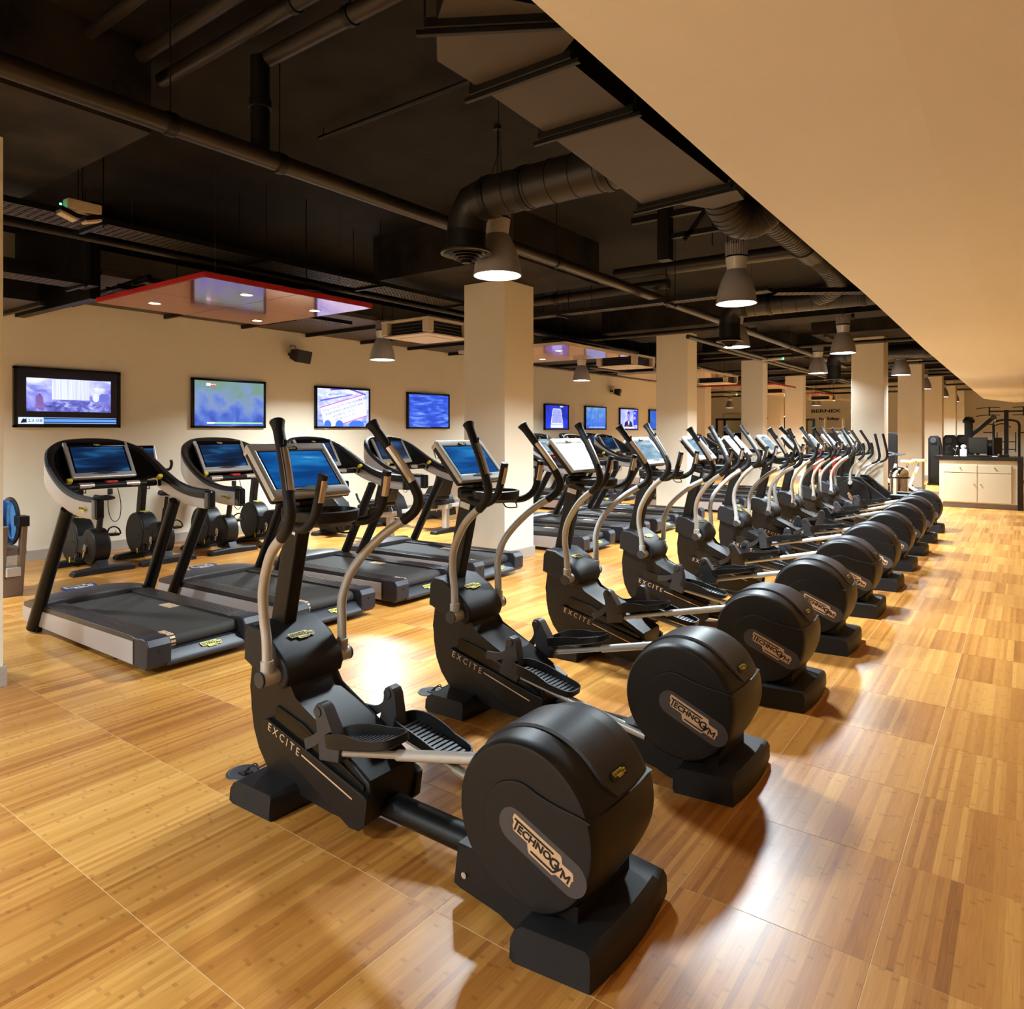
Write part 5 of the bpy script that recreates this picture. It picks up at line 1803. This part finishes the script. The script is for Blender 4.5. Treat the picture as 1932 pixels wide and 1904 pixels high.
hang_panel('far dark red edged ceiling panel left of the third left-hand column', -8.2, -5.9, 21.0, 23.2, PZ, 'rededge', 'gloss_cream', ((-6.8, 22.0),))
hang_panel('farthest dark red edged ceiling panel over the back rows', -8.2, -6.0, 27.0, 29.2, PZ, 'rededge', 'gloss_cream', ((-7.0, 28.0),))
hang_panel('farthest cream ceiling panel over the black wall lettering', -8.0, -5.6, 33.0, 35.2, PZ, 'acwhite', 'gloss_cream', ((-7.0, 34.0),))
t = thing('ceiling_disc', 'small white disc hanging above the dark red ceiling panel', 'ceiling disc', (-6.03, 4.60, 3.05))
bm = B(); lathe(bm, [(0, -.008), (.155, -.006), (.16, 0), (.155, .004), (0, .006)], 28); obj('disc', bm, M['acwhite'], t)
bm = B(); tube(bm, [(0, 0, 0), (0, 0, H_CEIL - 3.05)], .007, 8); obj('drop_rod', bm, M['blackmetal'], t)

def cassette(label, x, y, z, w=.86):
    t = thing('air_cassette', label, 'air conditioner', (x, y, z), group='off-white ceiling cassettes')
    for q in range(4):
        bm = B()
        a = R(90 * q + 45)
        box(bm, (w * .46 * math.sqrt(2) * math.cos(a), w * .46 * math.sqrt(2) * math.sin(a), .11), (w * .13, w * .13, .17), .01)
        obj('corner_block', bm, M['acwhite'], t)
    bm = B(); box(bm, (0, 0, .008), (w, w, .022), .006); o = obj('bottom_panel', bm, M['acwhite'], t)
    bm = B(); box(bm, (0, 0, -.006), (w * .62, w * .62, .012), .003); obj('intake_panel', bm, M['acwhite'], o)
    bm = B(); box(bm, (0, 0, .21), (w * 1.06, w * 1.06, .03), .006); obj('top_plate', bm, M['acwhite'], t)
    bm = B(); box(bm, (0, 0, .11), (w * .84, w * .84, .17)); c = obj('inner_casing', bm, M['blackmetal'], t)
    for q in range(4):
        for r_ in range(3):
            bm = B()
            a = R(90 * q)
            box(bm, (w * .45 * math.cos(a), w * .45 * math.sin(a), .06 + .045 * r_), (.012, w * .72, .008), rot=Euler((0, R(20), a)))
            obj('louvre', bm, M['duct'], c)
    bm = B()
    for sx_ in (-1, 1):
        for sy_ in (-1, 1):
            tube(bm, [(sx_ * w * .4, sy_ * w * .4, .22), (sx_ * w * .4, sy_ * w * .4, ceil_at(x + sx_ * w * .4, y + sy_ * w * .4) - z)], .005, 5)
    obj('threaded_rod', bm, M['ink'], t)['kind'] = 'stuff'
cassette('off-white air cassette hanging just left of the big cream column', -6.92, 7.36, 2.93)
cassette('off-white air cassette left of the second cream column', -6.75, 13.2, 2.93)
cassette('off-white air cassette just beyond the second cream column', -6.9, 18.9, 2.90)
cassette('off-white air cassette far back left of the fourth left-hand column', -7.0, 24.9, 2.88)
cassette('off-white air cassette farthest back beside the first right-hand column', -6.8, 30.9, 2.86)

# ================================================================== COUNTER AND WHAT STANDS ON IT
cx0, cx1, cy = -1.508, -.155, 17.42
t = thing('counter_cabinet', 'cream counter cabinet with two drawers and two doors under a black top', 'cabinet')
bm = B(); box2(bm, cx0, cx1, cy, cy + .75, .105, .995, .003, 1); obj('carcass', bm, M['cabinet'], t)
bm = B(); box2(bm, cx0 + .06, cx1, cy + .03, cy + .7, 0, .105); obj('plinth', bm, M['plinth'], t)
xm = (cx0 + cx1) / 2 - .0
for (a, b) in ((cx0 + .075, xm - .007), (xm + .007, cx1 - .10)):
    bm = B(); box2(bm, a, b, cy - .024, cy + .005, .740, .90, .003, 1); d = obj('drawer', bm, M['cabinet'], t)
    bm = B(); cyl(bm, ((a + b) / 2, cy - .044, .845), ((a + b) / 2, cy - .022, .845), .012, 12, .003); obj('knob', bm, M['chrome'], d)
    bm = B(); box2(bm, a, b, cy - .024, cy + .005, .125, .726, .003, 1); d = obj('door', bm, M['cabinet'], t)
    kx = b - .05 if b < xm + .1 else a + .05
    bm = B(); cyl(bm, (kx, cy - .044, .50), (kx, cy - .022, .50), .012, 12, .003); obj('knob', bm, M['chrome'], d)
t = thing('countertop', 'thick black countertop with a black end leg down to the floor', 'countertop')
bm = B(); box2(bm, -1.60, -.06, cy - .03, cy + .80, .997, 1.077, .004, 1); obj('top_slab', bm, M['worktop'], t)
bm = B(); box2(bm, -.152, -.06, cy - .03, cy + .80, 0, .997, .004, 1); obj('end_leg', bm, M['worktop'], t)
ZT = 1.077
def monitor(label, x, y, rz, w=.36, h=.30):
    t = thing('monitor', label, 'monitor', (x, y, ZT), rz, group='black monitors on the counter')
    bm = B(); box(bm, (0, 0, .05 + h / 2), (w, .03, h), .006); obj('display_case', bm, M['black'], t)
    bm = B(); box(bm, (0, -.0155, .055 + h / 2), (w - .03, .002, h - .04)); obj('screen', bm, M['glossblack'], t)
    bm = B(); box(bm, (0, .03, .06), (.06, .04, .11), .008); box(bm, (0, .03, .008), (.22, .16, .016), .006); obj('stand', bm, M['black'], t)
    return t
monitor('black flat monitor facing the aisle on the counter', -.84, cy + .30, 0, .345, .345)
monitor('black monitor turned edge-on at the right of the counter', -.50, cy + .32, R(62), .30, .34)
t = thing('computer_tower', 'black computer tower standing behind the monitor on the counter', 'computer', (-.64, cy + .60, ZT))
bm = B(); box(bm, (0, 0, .17), (.10, .28, .34), .008); obj('case', bm, M['black'], t)
bm = B(); box(bm, (0, -.143, .24), (.08, .006, .06)); obj('drive_bay', bm, M['glossblack'], t)
t = thing('keyboard', 'black keyboard lying in front of the monitor on the counter', 'keyboard', (-.80, cy + .10, ZT))
bm = B(); box(bm, (0, 0, .010), (.42, .14, .018), .004); obj('keyboard_base', bm, M['black'], t)
bm = B()
for r_ in range(4):
    for c_ in range(14):
        box(bm, (-.19 + c_ * .0285, -.048 + r_ * .030, .021), (.022, .022, .006))
obj('keys', bm, M['grey'], t)['kind'] = 'stuff'
t = thing('tissue_box', 'pale box with a white tuft of paper on the counter', 'box', (-1.09, cy + .25, ZT))
bm = B(); box(bm, (0, 0, .07), (.12, .12, .14), .006); obj('box_body', bm, M['paper'], t)
bm = B(); lathe(bm, [(0, .24), (.03, .235), (.055, .20), (.045, .17), (.02, .14), (0, .14)], 9); obj('paper_tuft', bm, M['white'], t)
t = thing('desk_telephone', 'black desk telephone at the right end of the counter', 'telephone', (-.38, cy + .18, ZT))
bm = B(); box(bm, (0, 0, .02), (.17, .18, .04), .01); obj('phone_base', bm, M['black'], t)
bm = B(); box(bm, (-.055, 0, .05), (.04, .19, .03), .01); obj('handset', bm, M['glossblack'], t)
t = thing('paper_sheets', 'small stack of white paper sheets by the telephone', 'paper', (-.56, cy + .12, ZT))
bm = B(); box(bm, (0, 0, .005), (.14, .10, .010)); obj('sheets', bm, M['paper'], t)
t = thing('red_folder', 'thin red folder lying under the monitor edge on the counter', 'folder', (-.90, cy + .20, ZT))
bm = B(); box(bm, (0, 0, .006), (.20, .10, .012), .002); obj('cover', bm, M['redpad'], t)
t = thing('desk_stand', 'small metal stand with thin arms at the left end of the counter', 'stand', (-1.24, cy + .28, ZT))
bm = B(); lathe(bm, [(0, .012), (.05, .010), (.055, 0), (0, 0)], 20); obj('stand_foot', bm, M['chrome'], t)
bm = B(); tube(bm, [(0, 0, .01), (.01, 0, .10), (.03, 0, .20)], .006, 8); tube(bm, [(.01, 0, .10), (-.04, 0, .16)], .005, 8); obj('stand_arm', bm, M['chrome'], t)
bm = B(); lathe(bm, [(0, .03), (.02, .025), (.02, 0), (0, 0)], 12, (.035, 0, .19)); obj('stand_head', bm, M['white'], t)

# ================================================================== CROSS TRAINERS, BIN, SPIN BIKES
def make_cross(label):
    t = thing('front_drive_cross_trainer', label, 'cross trainer', group='front-drive cross trainers')
    n = 44
    bm = B()
    loft(bm, [[((.33 - d) * math.cos(2 * math.pi * i / n), y, .40 + (.33 - d) * math.sin(2 * math.pi * i / n)) for i in range(n)] for y, d in ((-.13, .03), (-.118, .008), (-.10, 0), (.10, 0), (.118, .008), (.13, .03))])
    obj('drum_housing', bm, M['housing'], t, angle=40)
    for s in (-1,):
        bm = B()
        loft(bm, [[(.19 * math.cos(2 * math.pi * i / n), y, .40 + .19 * math.sin(2 * math.pi * i / n)) for i in range(n)] for y in (-.125, -.137)])
        obj('hub_cover', bm, M['housing'], t)
    badge(t, (.0, -.1385, .38), (.6, 0, -.8), (.8, 0, .6), .20, 'tan', None, .0)
    bm = B()
    prism_y(bm, [(-.32, .55), (-.30, .76), (.12, .76), (.30, .60), (.85, .14), (1.25, .12), (1.25, .06), (.40, .05), (.20, .18)], -.07, .07, .015)
    obj('frame_shell', bm, M['housing'], t)
    for nm, x, l in (('front_foot', -.30, .5), ('rear_foot', 1.2, .6)):
        bm = B(); box2(bm, x - .06, x + .06, -l / 2, l / 2, 0, .07, .015); obj(nm, bm, M['footgrey'], t)
    bm = B(); tube(bm, [(-.20, 0, .74), (-.12, 0, 1.25)], .035, 12); obj('mast', bm, M['blackmetal'], t)
    console(t, -.24, 1.60, -.08, 1.30, .19, M['scr_pale'])
    for s, sw in ((-1, 0), (1, 20)):
        base = [(0, s * .19, .66), (.0, s * .20, .82), (.05, s * .22, .95), (.15, s * .235, 1.08)]
        grip = [(.15, s * .235, 1.08), (.22, s * .24, 1.15), (.235, s * .235, 1.22), (.20, s * .225, 1.32), (.02, s * .20, 1.62)]
        rotm = Matrix.Translation((0, 0, .66)) @ Matrix.Rotation(R(sw), 4, 'Y') @ Matrix.Translation((0, 0, -.66))
        bm = B(); tube(bm, [rotm @ Vector(p) for p in spline(base, 5)], .021, 10); cyl(bm, (0, s * .12, .66), (0, s * .22, .66), .035, 14); a = obj('swing_arm', bm, M['silver'], t)
        bm = B(); tube(bm, [rotm @ Vector(p) for p in spline(grip, 5)], .023, 10); obj('rubber_grip', bm, M['rubber'], a)
        bm = B(); tube(bm, spline([(-.12, s * .04, 1.18), (.0, s * .14, 1.16), (.12, s * .17, 1.18), (.17, s * .17, 1.26), (.15, s * .16, 1.38)], 5), .021, 10); obj('fixed_handle', bm, M['rubber'], t)
        bm = B(); tube(bm, [(.20, s * .15, .34), (.95, s * .16, .30 + .08 * s)], .022, 10); p = obj('pedal_rod', bm, M['blackmetal'], t)
        bm = B(); box(bm, (.80, s * .17, .36 + .07 * s), (.40, .16, .05), .02); obj('foot_plate', bm, M['black'], p)
    return t
c = make_cross('front-drive cross trainer with a big front disc, before the first right-hand column')
c.location = (-2.62, 14.25, 0)
c2 = dup(c, (-2.60, 15.0, 0), 'second front-drive cross trainer, half hidden behind the other one')

t = thing('waste_bin', 'polished dome-topped steel waste bin between the cross trainers and spin bikes', 'bin', (-2.12, 16.32, 0))
bm = B(); lathe(bm, [(0, .0), (.165, .0), (.17, .02), (.17, .64), (0, .64)], 32); obj('bin_body', bm, M['chrome'], t)
bm = B(); lathe(bm, [(.195, .64), (.20, .655), (.195, .67), (.17, .67), (.17, .64)], 32); obj('rim_band', bm, M['glossblack'], t)
bm = B(); lathe(bm, [(.192, .67)] + [(.192 * math.cos(R(a)), .67 + .20 * math.sin(R(a))) for a in range(10, 90, 10)] + [(.0, .872)], 32); obj('dome_lid', bm, M['chrome'], t)

def make_spin(label):
    t = thing('spin_bike', label, 'exercise bike', group='white and yellow spin bikes')
    for nm, x in (('front_foot', -.5), ('rear_foot', .5)):
        bm = B(); box2(bm, x - .04, x + .04, -.25, .25, 0, .06, .012); obj(nm, bm, M['black'], t)
    bm = B()
    tube(bm, [(-.5, 0, .06), (-.32, 0, .30), (-.22, 0, .86)], .03, 10)
    tube(bm, [(-.25, 0, .62), (.10, 0, .32), (.5, 0, .06)], .035, 10)
    tube(bm, [(.05, 0, .34), (.22, 0, .80)], .032, 10)
    obj('frame', bm, M['white'], t)
    bm = B(); n = 36
    loft(bm, [[(-.38 + r_ * math.cos(2 * math.pi * i / n), y, .32 + r_ * math.sin(2 * math.pi * i / n)) for i in range(n)] for y, r_ in ((-.03, .20), (-.02, .225), (.02, .225), (.03, .20))])
    obj('flywheel', bm, M['glossblack'], t)
    bm = B(); prism_y(bm, [(-.44, .24), (-.30, .40), (.12, .38), (.14, .24)], .045, .08, .012); obj('chain_guard', bm, M['black'], t)
    bm = B(); tube(bm, [(.22, 0, .80), (.25, 0, .92)], .02, 10); obj('seat_post', bm, M['chrome'], t)
    bm = B()
    rings = [[(x, w * math.cos(a), z + .025 * math.sin(a)) for a in [2 * math.pi * i / 12 for i in range(12)]] for x, w, z in ((.10, .01, .945), (.16, .03, .95), (.26, .06, .945), (.33, .09, .95), (.37, .06, .955))]
    loft(bm, rings); s = obj('saddle', bm, M['white'], t)
    bm = B(); box(bm, (.30, 0, .925), (.16, .10, .03), .01); obj('saddle_underside', bm, M['yellowp'], s)
    bm = B()
    tube(bm, [(-.22, 0, .86), (-.20, 0, 1.06)], .02, 10)
    for q in (-1, 1):
        tube(bm, spline([(-.20, 0, 1.06), (-.18, q * .15, 1.07), (-.36, q * .17, 1.12), (-.44, q * .15, 1.16)], 5), .015, 8)
        tube(bm, spline([(-.20, 0, 1.06), (-.18, q * .20, 1.06), (-.05, q * .22, 1.08)], 4), .015, 8)
    obj('handlebar', bm, M['grey'], t)
    for x, z in ((-.24, .74), (.16, .66)):
        bm = B(); cyl(bm, (x, -.07, z), (x, -.03, z), .028, 12, .005); obj('adjust_knob', bm, M['yellowp'], t)
    for q in (-1, 1):
        bm = B(); tube(bm, [(.02, q * .06, .30), (.02 + q * .12, q * .09, .30 - q * .10)], .014, 8); box(bm, (.02 + q * .12, q * .15, .30 - q * .10), (.10, .09, .03), .01); obj('crank_arm', bm, M['black'], t)
    return t
s = make_spin('spin bike with a white and yellow saddle, left one behind the bin')
s.location = (-2.32, 17.3, 0)
dup(s, (-2.20, 18.1, 0), 'spin bike with a white and yellow saddle, right one behind the bin')

# ================================================================== STRENGTH MACHINES FAR BACK
def stack_tower(label, x, y, w=.34, h=1.46, rz=0.0):
    t = thing('weight_stack_tower', label, 'weight machine', (x, y, 0), rz, group='black weight stack towers')
    bm = B(); prism_y(bm, [(-w / 2, .0), (w / 2 + .05, .0), (w / 2 + .05, .05), (w / 2, h - .35), (w / 2 - .05, h - .06), (w / 2 - .12, h), (-w / 2 + .06, h), (-w / 2, h - .08)], .06, .40, .02); obj('tower_shell', bm, M['black'], t)
    bm = B(); box2(bm, -w / 2 + .05, w / 2 - .05, .035, .07, .10, h - .28, .01); obj('smoked_shield', bm, M['glossblack'], t)
    bm = B(); cyl(bm, (-w * .1, .02, h - .14), (-w * .1, .07, h - .14), .08, 18, .01); obj('pulley_wheel', bm, M['grey'], t)
    bm = B(); box2(bm, -w / 2 - .02, w / 2 + .06, .0, .50, 0, .05, .01); obj('base_plate', bm, M['blackmetal'], t)
    return t
stack_tower('tall black weight tower standing left of the counter', -2.20, 24.0)
stack_tower('black rounded weight tower seen over the counter, left one', -1.62, 21.6, .36, 1.50)
stack_tower('black rounded weight tower seen over the counter, right one with a yellow tag', -1.36, 22.2, .40, 1.50)
badge(bpy.data.objects['weight_stack_tower.002'], (0.02, .058, 1.42), (1, 0, 0), (0, 0, 1), .12, 'yellow', None, .0)

t = thing('pulldown_machine', 'black pulldown machine with a slanted arm and curved hanging bar, behind the monitor', 'weight machine', (-1.15, 20.4, 0))
bm = B(); box2(bm, -.085, .085, -.08, .08, .04, 1.86, .02); lathe(bm, [(.0, 1.96), (.08, 1.94), (.13, 1.86), (.12, 1.80), (0, 1.80)], 16); obj('main_column', bm, M['blackmetal'], t)
bm = B(); a, b = Vector((.05, 0, 1.50)), Vector((.50, 0, 1.93)); box(bm, (a + b) / 2, ((b - a).length, .12, .09), .015, 2, rot=Euler((0, -math.atan2(.43, .45), 0))); obj('top_arm', bm, M['blackmetal'], t)
bm = B(); cyl(bm, (.50, -.08, 1.93), (.50, .08, 1.93), .06, 16, .008); obj('pulley_wheel', bm, M['grey'], t)
bm = B(); tube(bm, [(.53, 0, 1.90), (.53, 0, 1.76)], .006, 6); obj('pull_cable', bm, M['chrome'], t)
bm = B(); tube(bm, spline([(.27, 0, 1.70), (.36, 0, 1.76), (.45, 0, 1.76), (.53, 0, 1.735), (.61, 0, 1.77), (.70, 0, 1.77), (.84, 0, 1.69)], 5), .013, 8); obj('pull_bar', bm, M['blackmetal'], t)
bm = B(); box2(bm, -.30, .50, -.40, .40, 0, .05, .01); obj('base_frame', bm, M['blackmetal'], t)
bm = B(); box2(bm, .18, .50, -.18, .18, .42, .50, .02); box2(bm, .30, .38, -.05, .05, .05, .42); obj('seat', bm, M['black'], t)

t = thing('cable_tower', 'black two-arm cable tower by the back wall, right of the counter', 'weight machine', (-.53, 27.0, 0))
bm = B()
for q in (-1, 1):
    tube(bm, spline([(q * .33, 0, .05), (q * .33, 0, 1.5), (q * .33, 0, 1.78), (q * .27, 0, 1.90), (q * .10, 0, 1.94), (0, 0, 1.94)], 6), .035, 12)
obj('hoop_frame', bm, M['blackmetal'], t)
bm = B(); box2(bm, -.06, .06, -.05, .05, .04, 2.26, .01); obj('main_column', bm, M['blackmetal'], t)
bm = B(); box(bm, (0, 0, 2.22), (.86, .05, .05)); obj('top_beam', bm, M['blackmetal'], t)
for q in (-1, 1):
    bm = B()
    box(bm, (q * .44, 0, 2.22), (.04, .04, .28))
    for z in (2.34, 2.10):
        tube(bm, spline([(q * .16, 0, z), (q * .44, 0, z + .01), (q * .80, 0, z - .03)], 4), .014, 8)
    obj('chin_up_handle', bm, M['blackmetal'], t)
    bm = B(); tube(bm, [(q * .33, 0, 1.55), (q * .60, 0, 1.55)], .018, 8); obj('side_peg', bm, M['blackmetal'], t)
    bm = B(); box(bm, (q * .24, 0, 1.25), (.03, .04, .62)); box(bm, (q * .12, 0, 1.26), (.26, .03, .03)); box(bm, (q * .12, 0, 1.02), (.26, .03, .03)); obj('guide_rod', bm, M['blackmetal'], t)
    bm = B(); box2(bm, q * .06, q * .22, -.08, .08, .10, .68, .01); obj('weight_stack', bm, M['glossblack'], t)
bm = B(); box2(bm, -.45, .45, -.35, .35, 0, .05, .01); obj('base_frame', bm, M['blackmetal'], t)

def pad_machine(label, x, y, back_h=1.35, rz=0.0):
    t = thing('red_pad_machine', label, 'weight machine', (x, y, 0), rz, group='weight machines with red pads')
    bm = B(); box2(bm, -.40, .40, -.30, .30, 0, .06, .01); box2(bm, -.05, .05, -.05, .05, .05, .45); box2(bm, .14, .22, -.05, .05, .05, back_h); obj('frame', bm, M['blackmetal'], t)
    bm = B(); box(bm, (-.05, 0, .50), (.40, .36, .09), .03, 3); obj('seat', bm, M['redpad'], t)
    bm = B(); box(bm, (.12, 0, back_h - .32), (.08, .34, .62), .03, 3, rot=Euler((0, R(6), 0))); obj('backrest', bm, M['redpad'], t)
    bm = B(); prism_y(bm, [(.26, .05), (.60, .05), (.60, 1.45), (.52, 1.55), (.34, 1.55), (.26, 1.45)], -.20, .20, .02); obj('weight_shroud', bm, M['black'], t)
    bm = B()
    for q in (-1, 1):
        tube(bm, spline([(.20, q * .20, back_h), (-.10, q * .38, back_h + .05), (-.28, q * .38, back_h - .15)], 5), .02, 8)
    obj('press_arm', bm, M['grey'], t)
    return t
pad_machine('weight machine with red seat and back left of the first right-hand column', -4.25, 20.3, 1.25)
pad_machine('weight machine with a red pad seen between the first and second right-hand columns', -2.75, 23.0, 1.75, R(180))
pad_machine('weight machine with red pads farther left behind the last elliptical screens', -5.1, 22.4, 1.15)

t = thing('power_rack', 'tall black power rack far off, left of the third left-hand column', 'rack', (-10.2, 30.0, 0))
for q in (-1, 1):
    for y in (-.5, .5):
        bm = B(); box2(bm, q * .55 - .04, q * .55 + .04, y - .04, y + .04, 0, 2.12); obj('post', bm, M['blackmetal'], t)
    bm = B(); box2(bm, q * .55 - .04, q * .55 + .04, -.6, .6, 0, .07); obj('foot_beam', bm, M['blackmetal'], t)
for y in (-.5, .5):
    bm = B(); box2(bm, -.60, .60, y - .03, y + .03, 2.05, 2.13); obj('cross_beam', bm, M['blackmetal'], t)
bm = B(); box2(bm, -.5, .5, .38, .5, .5, 1.5); obj('mesh_panel', bm, M['glossblack'], t)
t = thing('power_rack', 'black rack with two upright bars before the far bright doorway', 'rack', (-9.9, 35.0, 0))
for q in (-1, 0, 1):
    bm = B(); box2(bm, q * .5 - .05, q * .5 + .05, -.05, .05, 0, 2.2); obj('post', bm, M['blackmetal'], t)
bm = B(); box2(bm, -.6, .6, -.05, .05, 2.15, 2.25); obj('cross_beam', bm, M['blackmetal'], t)
bm = B(); box2(bm, -.6, .6, -.5, .5, 0, .06); obj('foot_beam', bm, M['blackmetal'], t)

# far wall: pale partition panels, bright openings, lettering
M['brightroom'] = emis('lit_room_beyond', (1.0, .98, .90, 1), 0.9)
for k, (x0, x1, z0, z1, mm) in enumerate(((-13.9, -12.4, 0, 2.5, 'mirror'), (-12.3, -11.5, 0, 2.45, 'brightroom'), (-11.3, -10.8, 0, 2.5, 'palegreen'), (-10.7, -10.25, 0, 2.4, 'brightroom'))):
    w = struct('door_%d' % (k + 1) if mm == 'brightroom' else 'window_%d' % (k + 1), box2(B(), x0, x1, 39.165, 39.2, z0, z1), M[mm])
    bm = B()
    for a in (x0, x1):
        box2(bm, a - .03, a + .03, 39.13, 39.2, z0, z1 + .03)
    box2(bm, x0, x1, 39.13, 39.2, z1, z1 + .06)
    struct('frame', bm, M['cabinet'], w)
t = thing('wall_lettering', 'black lettering and emblem on the far cream wall', 'lettering', (-9.75, 39.19, 2.6))
for s_, sz, x, z in (('BERNEX', .23, .55, .02), ('holiday', .20, .95, -.38), ('Fitness', .20, -.18, -.40)):
    me = text_me(s_, sz, M['ink'], .004, 'LEFT', 1.7, 1.0, .006)
    obj('lettering', me, None, t, loc=(x, -.005, z), rot=(R(90), 0, 0))
bm = B(); box(bm, (.12, -.004, .04), (.30, .008, .26), .0); n = 16
obj('emblem', bm, M['ink'], t)
bm = B(); prism_y(bm, [(.12 + .08 * math.cos(a), .04 + .10 * math.sin(a)) for a in [2 * math.pi * i / 16 for i in range(16)]], -.016, -.009); obj('emblem_ring', bm, M['cabinet'], t)
for k, (x, mm, lab) in enumerate(((-9.5, 'ochre', 'ochre vertical strip standing on the far wall under the lettering'), (-9.12, 'blueflag', 'blue vertical strip standing on the far wall under the lettering'))):
    t = thing('wall_strip', lab, 'strip')
    bm = B(); box2(bm, x, x + .13, 39.14, 39.19, .2, 2.15); obj('strip', bm, M[mm], t)
t = thing('wall_bench_rack', 'white shelving with curved brackets before the far wall', 'shelf', (-7.4, 36.5, 0))
for z in (.5, .9, 1.3, 1.7):
    bm = B(); box2(bm, -.5, .3, -.2, .2, z, z + .04); obj('shelf_board', bm, M['white'], t)
for x in (-.5, .3):
    bm = B(); box2(bm, x - .03, x + .03, -.2, .2, 0, 2.2); obj('upright', bm, M['white'], t)

# ================================================================== FLOOR BOXES, ROWER
for k, (x, y, lab) in enumerate(((-2.99, 1.92, 'grey round floor power box beside the nearest elliptical front foot'), (-2.98, 3.20, 'grey round floor power box beside the second elliptical front foot'))):
    t = thing('floor_box', lab, 'floor socket', (x, y, 0), group='grey round floor power boxes')
    bm = B(); lathe(bm, [(0, .003), (.060, .003), (.066, .006), (.074, .005), (.077, 0), (0, 0)], 32); obj('cover_ring', bm, M['grey'], t)
    bm = B(); box(bm, (.015, .005, .005), (.05, .045, .006)); obj('socket_well', bm, M['ink'], t)
    bm = B(); tube(bm, spline([(.01, .0, .006), (.03, .015, .03), (.05, .03, .035), (.07, .04, .03), (.12, .06, .06), (.19, .07, .10)], 5), .0045, 8)
    tube(bm, spline([(.02, .012, .006), (.035, .02, .035), (.055, .035, .045), (.05, .05, .01)], 4), .003, 6); obj('power_cable', bm, M['ink'], t)

t = thing('water_rower', 'rowing machine with a blue water tank at the left edge', 'rowing machine', (-8.13, 2.56, 0))
bm = B(); n = 40
def ringy(r_, y): return [(r_ * math.cos(2 * math.pi * i / n), y, .72 + r_ * math.sin(2 * math.pi * i / n)) for i in range(n)]
loft(bm, [ringy(.08, -.12), ringy(.17, -.115), ringy(.212, -.08), ringy(.215, 0), ringy(.212, .08), ringy(.17, .115), ringy(.08, .12)]); obj('water_tank', bm, M['tank'], t)
for y in (.10, ):
    bm = B(); loft(bm, [ringy(.20, y - .012), ringy(.235, y - .012), ringy(.24, y), ringy(.235, y + .012), ringy(.20, y + .012)], False); obj('tank_rim', bm, M['black'], t)
bm = B(); lathe(bm, [(0, .03), (.05, .03), (.05, -.03), (0, -.03)], 16, (0, 0, .72)); bmesh.ops.transform(bm, matrix=Matrix.Translation((0, 0, .72)) @ Matrix.Rotation(R(90), 4, 'X') @ Matrix.Translation((0, 0, -.72)), verts=bm.verts); obj('paddle_hub', bm, M['blackmetal'], t)
bm = B(); box(bm, (.26, .11, .74), (.14, .09, .10), .006); obj('end_block', bm, M['black'], t)
bm = B()
for y in (-.02, .14):
    a, b = Vector((.22, y, .70)), Vector((.10, y, .0))
    box(bm, (a + b) / 2, (.07, .05, (b - a).length), .006, 1, rot=Euler((0, math.atan2(.12, .70), 0)))
obj('front_leg', bm, M['plinth'], t)
bm = B(); box2(bm, -1.6, .22, -.0, .12, .20, .29, .006); obj('slide_rail', bm, M['silver'], t)
bm = B(); box2(bm, -.25, .18, -.06, .18, .40, .46, .006); obj('cross_member', bm, M['plinth'], t)
bm = B(); box2(bm, .11, .17, -.03, .15, .0, .19, .008); obj('end_foot', bm, M['plinth'], t)
bm = B(); box2(bm, -1.62, -1.54, -.2, .3, 0, .20, .01); obj('rear_leg', bm, M['plinth'], t)
